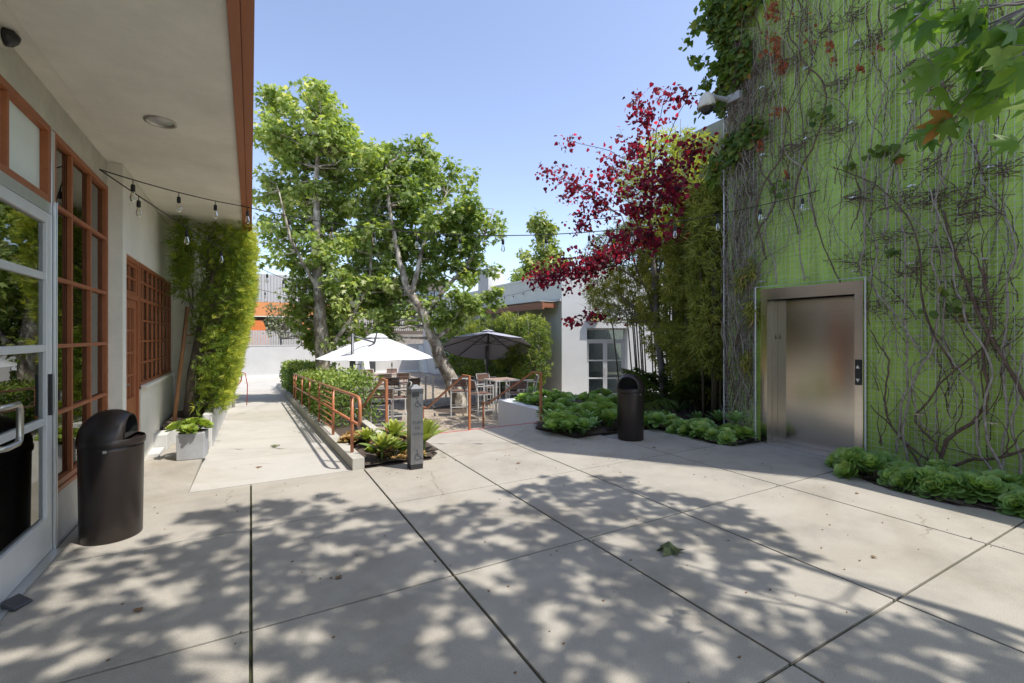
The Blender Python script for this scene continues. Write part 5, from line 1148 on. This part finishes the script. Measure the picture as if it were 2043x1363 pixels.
# ------------------------------------------------------------------ vines on the wall
def onw(px, py, X=6.66):
    dx = (px - 1021.5) / f_; t = X / (s_ + dx * c_); return V((X, (c_ - dx * s_) * t, 1.6 + (670 - py) / f_ * t))
def z4(pts): return [(1440 + x / 2.524, 500 + y / 2.524) for x, y in pts]
def wob(pts, k=5, amp=.02, X=None):
    o = []
    for i in range(len(pts) - 1):
        for j in range(k):
            u = j / k; p = pts[i].lerp(pts[i + 1], u)
            if i: p += (pts[i] - pts[i - 1]) * .0
            o.append(p + V((random.uniform(-.012, .012), random.uniform(-amp, amp), random.uniform(-amp, amp))))
    o.append(pts[-1]); return o
def smoothp(pts, it=2):
    for _ in range(it):
        q = [pts[0]]
        for a, c in zip(pts, pts[1:]): q += [a.lerp(c, .25), a.lerp(c, .75)]
        q.append(pts[-1]); pts = q
    return pts
mainv = [
    ([(1110, 1100), (1110, 1010), (1150, 930), (1280, 860), (1350, 720), (1320, 580), (1320, 500), (1350, 450), (1360, 330), (1340, 200), (1300, 80)], .020, 'vined', 'thick dark brown vine rising in an S curve from the rosettes right of the elevator'),
    ([(1110, 1060), (1080, 970), (1010, 910), (960, 840), (1010, 800), (1080, 700), (1150, 620), (1260, 540), (1340, 460)], .014, 'vined', 'brown vine looping out left from the shared root right of the elevator'),
    ([(880, 1020), (900, 870), (900, 780), (935, 690), (930, 560), (935, 420), (920, 360), (925, 250), (920, 100), (930, 0), (900, -200), (880, -420)], .014, 'vineg', 'long silvery vine climbing nearly straight just right of the elevator'),
    ([(1170, 1085), (1250, 1050), (1400, 1045), (1522, 1010), (1600, 950)], .020, 'vined', 'thick dark vine running low and sideways near the right edge'),
    ([(740, 150), (800, 230), (870, 320), (940, 400), (990, 520), (1050, 510)], .012, 'vineg', 'silvery vine slanting down from the upper right corner of the elevator'),
    ([(1100, 1090), (960, 1000), (860, 900), (820, 800), (830, 650), (850, 560), (800, 480), (750, 400)], .012, 'vined', 'dark vine curving up beside the elevator right jamb'),
    ([(1050, 910), (990, 860), (975, 760), (955, 640), (960, 580), (1040, 530), (1100, 480)], .010, 'vineg', 'short pale kinked vine in the middle of the wall right of the elevator'),
    ([(1380, 1130), (1290, 1020), (1280, 880), (1290, 760), (1270, 680), (1180, 590), (1120, 470), (1110, 400), (1130, 200), (1100, 0), (1080, -250)], .013, 'vineg', 'grey vine weaving up through the centre right of the trellis'),
    ([(1560, 1120), (1580, 960), (1550, 800), (1480, 640), (1380, 480), (1300, 340), (1230, 150), (1160, 0), (1120, -200)], .020, 'vined', 'heavy dark vine trunk slanting across the upper right trellis'),
    ([(1170, 590), (1050, 400), (1000, 250), (1010, 50), (960, -150), (800, -330), (560, -420)], .012, 'vined', 'dark vine reaching high left over the elevator'),
    ([(600, 160), (520, 0), (470, -150), (430, -400), (400, -700), (380, -1000)], .009, 'vined', 'thin dark vine hanging above the elevator lintel'),
    ([(40, 860), (90, 700), (120, 520), (60, 300), (90, 100), (60, -150), (80, -420), (40, -700)], .012, 'vineg', 'grey vine climbing the narrow strip left of the elevator'),
    ([(740, 150), (780, 60), (790, -40), (700, -200), (720, -420), (640, -640)], .010, 'vineg', 'pale vine curving upward from the elevator top corner')]
for pts, r, m_, lab in mainv:
    w = [onw(*p) for p in z4(pts)]; w = smoothp(w, 2); w = [p + V((random.uniform(-.02, .01), random.uniform(-.008, .008), random.uniform(-.008, .008))) for p in w]
    w = [p for p in w if 1.3 < p.y and p.z < 9]
    b = MB(); b.tube(w, [r * (1 - .45 * i / len(w)) * random.uniform(.85, 1.15) for i in range(len(w))], 8)
    for q in range(7):
        i = random.randrange(2, len(w) - 2); p = w[i]; L_ = random.uniform(.3, .9); a = random.uniform(.3, 2.8); pts2 = [p]
        for s in range(9): a += random.uniform(-.45, .45); p = p + V((random.uniform(-.01, .01), math.cos(a) * L_ / 9, abs(math.sin(a)) * L_ / 9)); pts2.append(p)
        if all(1.3 < q_.y < 4.82 and not (2.8 < q_.y < 4.25 and q_.z < 2.33) for q_ in pts2): b.tube(pts2, taper(r * .35, .002, 10), 5)
    o = b.build('climbing_vine', M[m_], smooth=True); tag(o, lab, 'vine', 'climbing vines on the green wall')
def vinestuff(name, n, ylo, yhi, z0f, lenf, rr, m_, label, bias=None, wav=.35):
    b = MB()
    for i in range(n):
        y = random.uniform(ylo, yhi) if bias is None else bias(); z = z0f(y); L_ = lenf(); a = math.pi / 2 + random.uniform(-.3, .3); p = V((MX + random.uniform(-.05, .08), y, z)); pts = [p]
        k = int(L_ / .09)
        for s in range(k):
            a += random.uniform(-wav, wav) + (math.pi / 2 - a) * .12; p = p + V((random.uniform(-.012, .012), math.cos(a) * .09, math.sin(a) * .09)); p.x = min(max(p.x, MX - .07), GX - .01)
            if not (1.3 < p.y < 4.86) or (2.82 < p.y < 4.25 and p.z < 2.36) or p.z > 7.5: break
            pts.append(p)
        if len(pts) > 3: b.tube(pts, taper(random.uniform(*rr), .0018, len(pts)), 4, cap=False)
    o = b.build(name, M[m_], smooth=True); tag(o, label, 'vine', kind='stuff'); return o
zz0 = lambda y: (2.4 if 2.82 < y < 4.25 else 0) + random.uniform(0, 4.8)
vinestuff('vine_tangle', 250, 1.3, 4.8, zz0, lambda: random.uniform(.6, 2.4), (.003, .008), 'vineg', 'mesh of thin grey vine stems across the green wall')
vinestuff('vine_tangle', 240, 1.3, 4.8, lambda y: (2.4 if 2.82 < y < 4.25 else 0) + 5.5 * random.random() ** .7, lambda: random.uniform(.5, 2.0), (.0035, .009), 'vined', 'mesh of thin dark vine stems across the green wall')
vinestuff('vine_tangle', 300, 4.3, 4.84, lambda y: random.uniform(0, 5.5), lambda: random.uniform(.6, 2.5), (.003, .008), 'vineg', 'thick mat of grey stems at the left edge of the green wall', wav=.5)
vinestuff('vine_tangle', 170, 4.3, 4.84, lambda y: random.uniform(0, 5.5), lambda: random.uniform(.6, 2.5), (.003, .008), 'vined', 'dark stems matted at the left edge of the green wall', wav=.5)
for i in range(16):
    y = random.uniform(1.35, 4.75); z = (2.36 if 2.75 < y < 4.3 else .02) if i < 9 else random.uniform(2.4, 3.4); a = math.pi / 2 + random.uniform(-.3, .3); p = V((MX - .01, y, z)); w_ = [p]
    for s in range(random.randint(26, 60)):
        a += random.uniform(-.3, .3) + (math.pi / 2 - a) * .10; p = p + V((random.uniform(-.008, .008), math.cos(a) * .1, math.sin(a) * .1)); p.x = min(max(p.x, MX - .05), GX - .02)
        if not (1.3 < p.y < 4.84) or (2.8 < p.y < 4.27 and p.z < 2.36): break
        w_.append(p)
    if len(w_) < 8: continue
    w_ = smoothp(w_, 1); r_ = random.uniform(.009, .017); b = MB(); b.tube(w_, [r_ * (1 - .7 * q / len(w_)) * random.uniform(.85, 1.15) for q in range(len(w_))], 7)
    o = b.build('climbing_vine', M[random.choice(('vined', 'vineg'))], smooth=True); tag(o, 'medium wavering woody vine stem climbing among the tangle on the green wall', 'vine', 'medium vines on the green wall')
# knots of dead stems on the brackets
b = MB()
knots = [onw(x, y) for x, y in [(1595, 285), (1672, 260), (1670, 165), (1705, 395), (1800, 395), (1790, 470), (1810, 540), (1845, 405), (1870, 395), (1950, 390), (1940, 430), (1760, 610), (1900, 490), (1960, 600), (1985, 640), (1540, 190), (1520, 130), (1740, 80), (1590, 40), (1650, 55), (1860, 170), (1830, 130), (1490, 380), (1480, 330), (1850, 330), (2000, 340), (1715, 520), (1570, 310), (1920, 560), (1580, 120), (1700, 30)]]
for kn in knots:
    for i in range(24):
        p = kn + V((random.uniform(-.03, .05), random.gauss(0, .10), random.gauss(0, .045))); a = random.uniform(0, 6.28); pts = [p]
        for s in range(6): a += random.uniform(-.8, .8); p = p + V((random.uniform(-.012, .012), math.cos(a) * .035, math.sin(a) * .02)); pts.append(p)
        b.tube(pts, .0042, 4, cap=False)
o = b.build('vine_knots', M['vined'], smooth=True); tag(o, 'dark knots of dead tendrils gathered on the trellis brackets', 'vine', kind='stuff')
def wl_leaves(name, boxes, size, m_, label, tm=HEART, stems=True, x0=-.12, x1=.04):
    t = thing(name, label, 'creeper', tuple(onw(*boxes[0][:2]))); Ps = []; b = MB()
    for (px, py, ry, rz, n) in boxes:
        c = onw(px, py); Q = ball(n, tuple(c), (.10, ry, rz), .6); Q[:, 0] = np.clip(Q[:, 0], MX + x0, GX - .02); Ps.append(Q)
        for i in range(max(2, n // 14)): e = Q[i]; b.tube(limb(tuple(c + V((.02, random.uniform(-.05, .05), rz * .8))), tuple(e), 5, .1), taper(.005, .002, 6), 4, cap=False)
    b.build('stems', M['vined'], t); Ps = np.concatenate(Ps); n = len(Ps); D = rng.normal(size=(n, 3)) * .5 + np.array([-.3, 0, -.7])
    leaves('foliage', Ps, D, rng.normal(size=(n, 3)) * .5 + np.array([-1, 0, .3]), size * rng.uniform(.6, 1.3, n), tm, M[m_], t, rng.normal(.5, .25, n)); return t
wl_leaves('wall_creeper', [(1450, 40, .28, .5, 520), (1470, 130, .3, .5, 420), (1440, 190, .15, .4, 170), (1460, 300, .25, .35, 320), (1500, 260, .25, .25, 160), (1480, 10, .4, .4, 300), (1445, 90, .12, .6, 260), (1430, 20, .16, .35, 120), (1418, 60, .1, .3, 60), (1425, 340, .1, .35, 120)], .10, 'Lvine', 'leafy green creeper spilling over the upper left edge of the green wall')
wl_leaves('wall_creeper', [(1500, 620, .12, .22, 240), (1490, 720, .10, .22, 160), (1480, 560, .12, .2, 160), (1500, 540, .1, .2, 120)], .12, 'Lbamb', 'bronze-tinged narrow leaves hanging at the left strip of the green wall', tm=BLADE)
wl_leaves('wall_creeper', [(1545, 20, .12, .2, 50), (1545, 95, .12, .2, 60), (1560, 130, .1, .12, 40), (1505, 270, .08, .18, 30), (1555, 220, .1, .1, 24), (1515, 290, .06, .12, 24), (1655, 90, .08, .08, 12), (1720, 135, .06, .05, 10), (1570, 350, .06, .06, 14), (1500, 15, .1, .08, 20), (1660, 120, .05, .05, 8), (1750, 95, .06, .05, 8), (1530, 60, .2, .5, 26), (1600, 60, .2, .5, 16)], .055, 'Lorange', 'scattered rusty orange vine leaves on the upper green wall', tm=PLANES)
wl_leaves('wall_creeper', [(1760, 300, .2, .05, 26), (1790, 315, .1, .04, 14), (1700, 330, .08, .04, 8), (1780, 500, .06, .04, 8), (1640, 230, .2, .2, 20), (1560, 380, .2, .2, 16), (1900, 600, .3, .3, 14)], .08, 'Lvine', 'few scattered green vine leaves in the middle of the green wall')
# overhanging spray into the sky at the tower edge
hb = thing('creeper_spray', 'thin leafy creeper tendrils hanging free into the sky left of the green wall', 'creeper', tuple(onw(1400, 60)))
b = MB(); Ps = []
for (x0, y0, x1, y1) in [(1460, -30, 1365, 90), (1455, 60, 1390, 50), (1450, 120, 1400, 180), (1455, -10, 1400, 20), (1450, 200, 1395, 225), (1460, 150, 1385, 120)]:
    a_, e_ = onw(x0, y0), at(x1, y1, 8.0); p = limb(a_, e_, 8, .1, sag=-.06); b.tube(p, taper(.007, .002, 9), 4)
    for q in p: Ps += [tuple(q + V(rdir(1)[0]) * .09) for _ in range(8)]
b.build('stems', M['vined'], hb); Ps = np.array(Ps); n = len(Ps); leaves('foliage', Ps, rng.normal(size=(n, 3)) * .5 + np.array([0, 0, -.6]), rng.normal(size=(n, 3)), .10 * rng.uniform(.6, 1.3, n), HEART, M['Lvine'], hb, rng.normal(.4, .2, n))
# dome camera
dc = thing('dome_camera', 'pale dome security camera on an arm at the left edge of the green wall', 'camera', (6.2, 4.9, 4.9)); P0 = at(1410, 210, 7.25)
b = MB(); b.tube([P0 + V((.55, -.15, .12)), P0 + V((.18, -.04, .15)), P0 + V((.0, 0, .17))], [.04, .035, .035], 10); b.box(6.60, 6.77, 4.50, 4.86, P0.z + .08, P0.z + .2); b.build('bracket', M['zinc'], dc)
b = MB(); b.lathe(P0, [(.0, .19), (.06, .18), (.105, .12), (.125, .04), (.125, -.02), (.12, -.03)], 28); b.build('housing', M['cream'], dc, smooth=True)
b = MB(); b.lathe(P0, [(.13, -.02), (.13, -.05), (.10, -.055)], 28); b.build('ring', M['steel'], dc, smooth=True)
b = MB(); b.lathe(P0, [(.098, -.052), (.085, -.10), (.045, -.135), (.0, -.145)], 28); b.build('dome', M['black'], dc, smooth=True)

# ------------------------------------------------------------------ string lights
def bulb(b_s, p, sc_=1.0):
    x, y, z = p
    return (MB().tube([(x, y, z), (x, y, z - .05)], .004, 6), MB().lathe((x, y, z), [(.004, -.045), (.016, -.05), (.019, -.065), (.019, -.115), (.015, -.12)], 10, cap=True), MB().lathe((x, y, z), [(.013, -.12), (.017, -.14), (.026, -.17), (.027, -.19), (.019, -.215), (.0, -.222)], 12))
def strings(label, segs, n_b, skip=0, r=.006, name='string_lights', grp='string lights over the courtyard'):
    """segs: list of (a, b, sag)"""
    t = thing(name, label, 'string lights', segs[0][0], grp); b = MB(); pts = []
    for a, e, sag in segs:
        a = V(a); e = V(e); k = 24
        for i in range(k + 1): u = i / k; pts.append(a.lerp(e, u) - V((0, 0, 4 * sag * u * (1 - u))))
    b.tube(pts, r, 6); b.build('cable', M['cable'], t, smooth=True)
    d = [0]; 
    for a, e in zip(pts, pts[1:]): d.append(d[-1] + (e - a).length)
    for i in range(n_b):
        s = d[-1] * (i + .6) / n_b; j = max(k for k in range(len(d)) if d[k] <= s); j = min(j, len(pts) - 2); p = pts[j].lerp(pts[j + 1], (s - d[j]) / max(1e-6, d[j + 1] - d[j]))
        w, so_, gl = bulb(None, p); so_.add(w.v, w.f); sk = so_.build('socket', M['cable'], t, smooth=True); gl.build('bulb', M['bulb'], sk, smooth=True)
H = (-1.22, 5.60, 3.14); Fp = (-.12, 7.25, 3.36)
strings('black string lights from the stucco wall across the courtyard to the green wall', [(H, Fp, .03), (Fp, (6.64, 3.36, 3.55), .50)], 17)
strings('second black string lights dropping from the stucco wall towards the patio trees', [(H, (1.9, 14.6, 3.05), .28), ((1.9, 14.6, 3.05), (9.1, 18.6, 2.95), .45)], 18)
strings('far thin string lights crossing low in front of the plane trees', [((-.1, 14.5, 2.95), (9.0, 19.5, 2.6), .35)], 12)
strings('short string lights along the upper wall of the wing', [((9.75, 18.4, 3.35), (9.75, 14.4, 3.60), .08)], 5)
lh = thing('heart_lantern', 'pale heart-shaped ornament hanging in the plane tree above the umbrella', 'ornament', tuple(at(706, 606, 14)))
b = MB(); c = at(706, 606, 14.2); hp = [(0, -.13), (.09, -.06), (.13, .02), (.11, .09), (.05, .11), (0, .06), (-.05, .11), (-.11, .09), (-.13, .02), (-.09, -.06)]
rr_ = V((c_, -s_, 0)); vs = [c + rr_ * p[0] + V((0, 0, p[1])) + V((s_, c_, 0)) * q for q in (-.02, .02) for p in hp]; b.add(vs, [tuple(range(10)), tuple(reversed(range(10, 20)))] + [(i, 10 + i, 10 + (i + 1) % 10, (i + 1) % 10) for i in range(10)]); b.build('heart', M['cream'], lh)
b = MB(); b.tube([c + V((0, 0, .06)), c + V((0, 0, .5))], .004, 5); b.build('cord', M['cable'], lh)

# ------------------------------------------------------------------ the plane tree overhead (behind the camera)
tree('plane_tree', 'large plane tree overhead casting dappled shade on the plaza', 'tree', (6.2, -4.5, 0),
     [([(6.2, -4.5, -.05), (6.0, -4.3, 2.0), (5.4, -3.7, 4.0), (4.4, -2.5, 5.8), (3.2, -1.0, 7.2), (2.6, -.8, 8.0)], [.24, .19, .14, .09, .05, .02]),
      ([(5.4, -3.7, 4.0), (5.6, -1.6, 5.6), (5.2, .4, 6.3)], [.08, .05, .02]), ([(4.5, -2.6, 5.6), (2.4, -1.6, 6.6), (1.0, -1.2, 7.0)], [.06, .04, .02]), ([(5.4, -3.7, 4.2), (3.9, -3.6, 5.8), (2.6, -3.8, 6.6)], [.07, .05, .02])],
     [((1.7, -.65, 7.1), (1.9, 1.6, .5), 3.2), ((4.1, -.7, 7.0), (1.7, 1.5, .5), 2.8), ((2.2, -2.9, 6.9), (2.1, 1.4, .5), 2.4), ((4.6, -2.8, 6.8), (1.7, 1.3, .5), 1.6), ((5.1, .3, 6.2), (1.0, 1.1, .4), 1.3), ((2.9, .9, 7.6), (1.0, .7, .5), 1.0), ((.9, .5, 7.8), (.9, .7, .5), .9), ((3.6, -1.6, 6.6), (1.6, 1.3, .6), 1.6), ((2.6, -2.4, 6.2), (1.6, 1.2, .6), 1.4)],
     3500, 28, .235, .19, M['Lplane2'], M['bark'], group='plane trees', twig=.008, sep=.32)
nb = thing('plane_branch', 'near plane branch with large drooping lobed leaves against the green wall, top right', 'branch', (4.3, .2, 3.6))
b = MB(); Ps = []; Ss = []
P_ = lambda px, py, d: at(px, py, d)
src = V((5.5, -2.4, 5.0))
tips = [(1800, 60, 2.7), (1850, 120, 2.6), (1870, 20, 2.6), (1920, 200, 2.5), (1870, 250, 2.7), (1960, 90, 2.4), (2010, 40, 2.3), (1995, 150, 2.4), (1890, 160, 2.6), (2060, 260, 2.0), (1935, 20, 2.5), (2040, 110, 2.2), (1840, 10, 2.8), (1900, 80, 2.6), (1780, 20, 2.8), (1905, 235, 2.55), (1985, 205, 2.45)]
hubp = [P_(1940, -60, 2.7), P_(1830, -90, 2.9), P_(2080, 0, 2.4)]
for h in hubp: b.tube(limb(src, h, 6, .05), taper(.014, .008, 7), 7)
for px, py, d in tips:
    e = P_(px, py, d); h = min(hubp, key=lambda q: (q - e).length); pt = limb(h, e, 6, .06); b.tube(pt, taper(.008, .0035, 7), 5)
    for q in range(4):
        base = pt[random.choice((3, 4, 5, 6, 6))]; dd = V((random.uniform(-1, 1), random.uniform(-1, 1), random.uniform(-1, .1))).normalized() * random.uniform(.04, .10); l0 = base + dd; b.tube([base, base + dd * .5 + V((0, 0, .01)), l0], .0022, 4); Ps.append(tuple(l0)); Ss.append(random.uniform(.09, .19))
b.build('twigs', M['barkg'], nb, smooth=True); Ps = np.array(Ps); n = len(Ps)
PL = (lambda o, c: T3(fan(o, c), .55, .45))(mir([(0, 0), (.14, -.10), (.34, -.02), (.56, .02), (.46, .13), (.30, .24), (.40, .42), (.56, .66), (.34, .60), (.19, .52), (.15, .74), (0, 1.02)]), (0, .28))
leaves('foliage', Ps, rng.normal(size=(n, 3)) * .45 + np.array([-.25, 0, -.95]), rng.normal(size=(n, 3)) * .8 + np.array([-.35, -.5, .3]), np.array(Ss), PL, M['Lplane2'], nb, rng.normal(.45, .2, n))

# ------------------------------------------------------------------ fallen leaves
def fallen(x, y, s, m_, lab, z=.006, tm=PLANE, rz=0):
    v, f = tm; b = MB(); ca, sa = math.cos(rz), math.sin(rz)
    b.add([(x + s * (p[0] * ca - p[1] * sa), y + s * (p[0] * sa + p[1] * ca), z + s * (.13 + p[2] * .7 + .10 * math.sin(p[0] * 9))) for p in v], f); o = b.build('fallen_leaf', M[m_]); tag(o, lab, 'leaf', 'fallen leaves on the paving')
fallen(2.76, 2.42, .19, 'Ldry', 'large curled green-brown plane leaf lying alone on the middle of the plaza', rz=1.9)
fallen(.35, 7.85, .13, 'Ldry', 'olive dry leaf lying on the sunlit ramp', z=-.08, rz=.7)
fallen(.1, 6.5, .07, 'Ldry2', 'small tan leaf lying near the foot of the ramp', z=-.03, rz=.7)
k_ = 0
for (x, y, lab) in [(3.9, 1.6, 'small brown leaf scrap on the dappled paving near the right joint'), (5.0, 4.75, 'small green leaf scrap on a joint below the brown bin'), (5.35, 2.35, 'tiny brown leaf in the sunlit strip before the rosettes'), (.5, 3.2, 'tiny dark leaf scrap on the paving left of centre'), (-.55, 3.4, 'tiny dark leaf scrap near the door side of the plaza'), (2.9, 5.0, 'tiny brown leaf on sunlit paving before the steps')]:
    fallen(x, y, random.uniform(.035, .055), 'Ldry2', lab, rz=random.uniform(0, 6)); k_ += 1
b = MB(); 
for i in range(150):
    x = random.uniform(-.9, 5.6); y = random.uniform(1.0, 5.6); s = random.uniform(.003, .008); b.box(x, x + s * 2, y, y + s, .001, .003 + s * .5)
o = b.build('debris', M['Ldry2']); tag(o, 'tiny plant crumbs scattered over the paving', 'debris', kind='stuff')
ds = thing('door_wedge', 'blue-grey rubber door wedge on the floor at the left edge', 'door stop', (-1.12, 3.62, 0))
b = MB(); b.add([(-1.27, 3.80, .002), (-1.22, 3.90, .002), (-1.19, 3.74, .002), (-1.14, 3.84, .002), (-1.27, 3.80, .05), (-1.22, 3.90, .045), (-1.19, 3.74, .02), (-1.14, 3.84, .012)], [(0, 1, 3, 2), (4, 6, 7, 5), (0, 4, 5, 1), (1, 5, 7, 3), (3, 7, 6, 2), (2, 6, 4, 0)]); b.build('wedge', M['pole'], ds, bevel=.01)

# ------------------------------------------------------------------ light, sky, camera
sunv = V((.36, -.45, 1)).normalized()
ld_ = bpy.data.lights.new('sun', 'SUN'); ld_.energy = 3.05; ld_.angle = R(.53); ld_.color = (1, .945, .86)
so_ = bpy.data.objects.new('sun', ld_); C.objects.link(so_); so_.rotation_euler = sunv.to_track_quat('Z', 'Y').to_euler()
w = bpy.data.worlds.new('World'); sc.world = w; w.use_nodes = True; t = w.node_tree; bg = t.nodes['Background']
sky = t.nodes.new('ShaderNodeTexSky'); sky.sky_type = 'NISHITA'; sky.sun_disc = False; sky.sun_elevation = math.asin(sunv.z); sky.sun_rotation = math.atan2(sunv.x, sunv.y)
sky.air_density = 1.0; sky.dust_density = 1.2; sky.ozone_density = 2.2; sky.altitude = 0
hs_ = t.nodes.new('ShaderNodeHueSaturation'); hs_.inputs['Saturation'].default_value = .88; hs_.inputs['Hue'].default_value = .508; t.links.new(sky.outputs[0], hs_.inputs['Color']); t.links.new(hs_.outputs[0], bg.inputs[0]); bg.inputs[1].default_value = .15
cam = bpy.data.cameras.new('Camera'); cam.sensor_width = 36; cam.lens = 921 / 2043 * 36; cam.shift_y = -11.5 / 2043; cam.clip_start = .05; cam.clip_end = 600
co = bpy.data.objects.new('Camera', cam); C.objects.link(co); co.location = (0, 0, 1.6); co.rotation_euler = (R(90), 0, R(-29.5)); sc.camera = co
vs_ = sc.view_settings; vs_.view_transform = 'Standard'; vs_.look = 'None'; vs_.exposure = .93; vs_.gamma = 1; vs_.use_curve_mapping = False
sc.cycles.max_bounces = 8; sc.cycles.transparent_max_bounces = 16
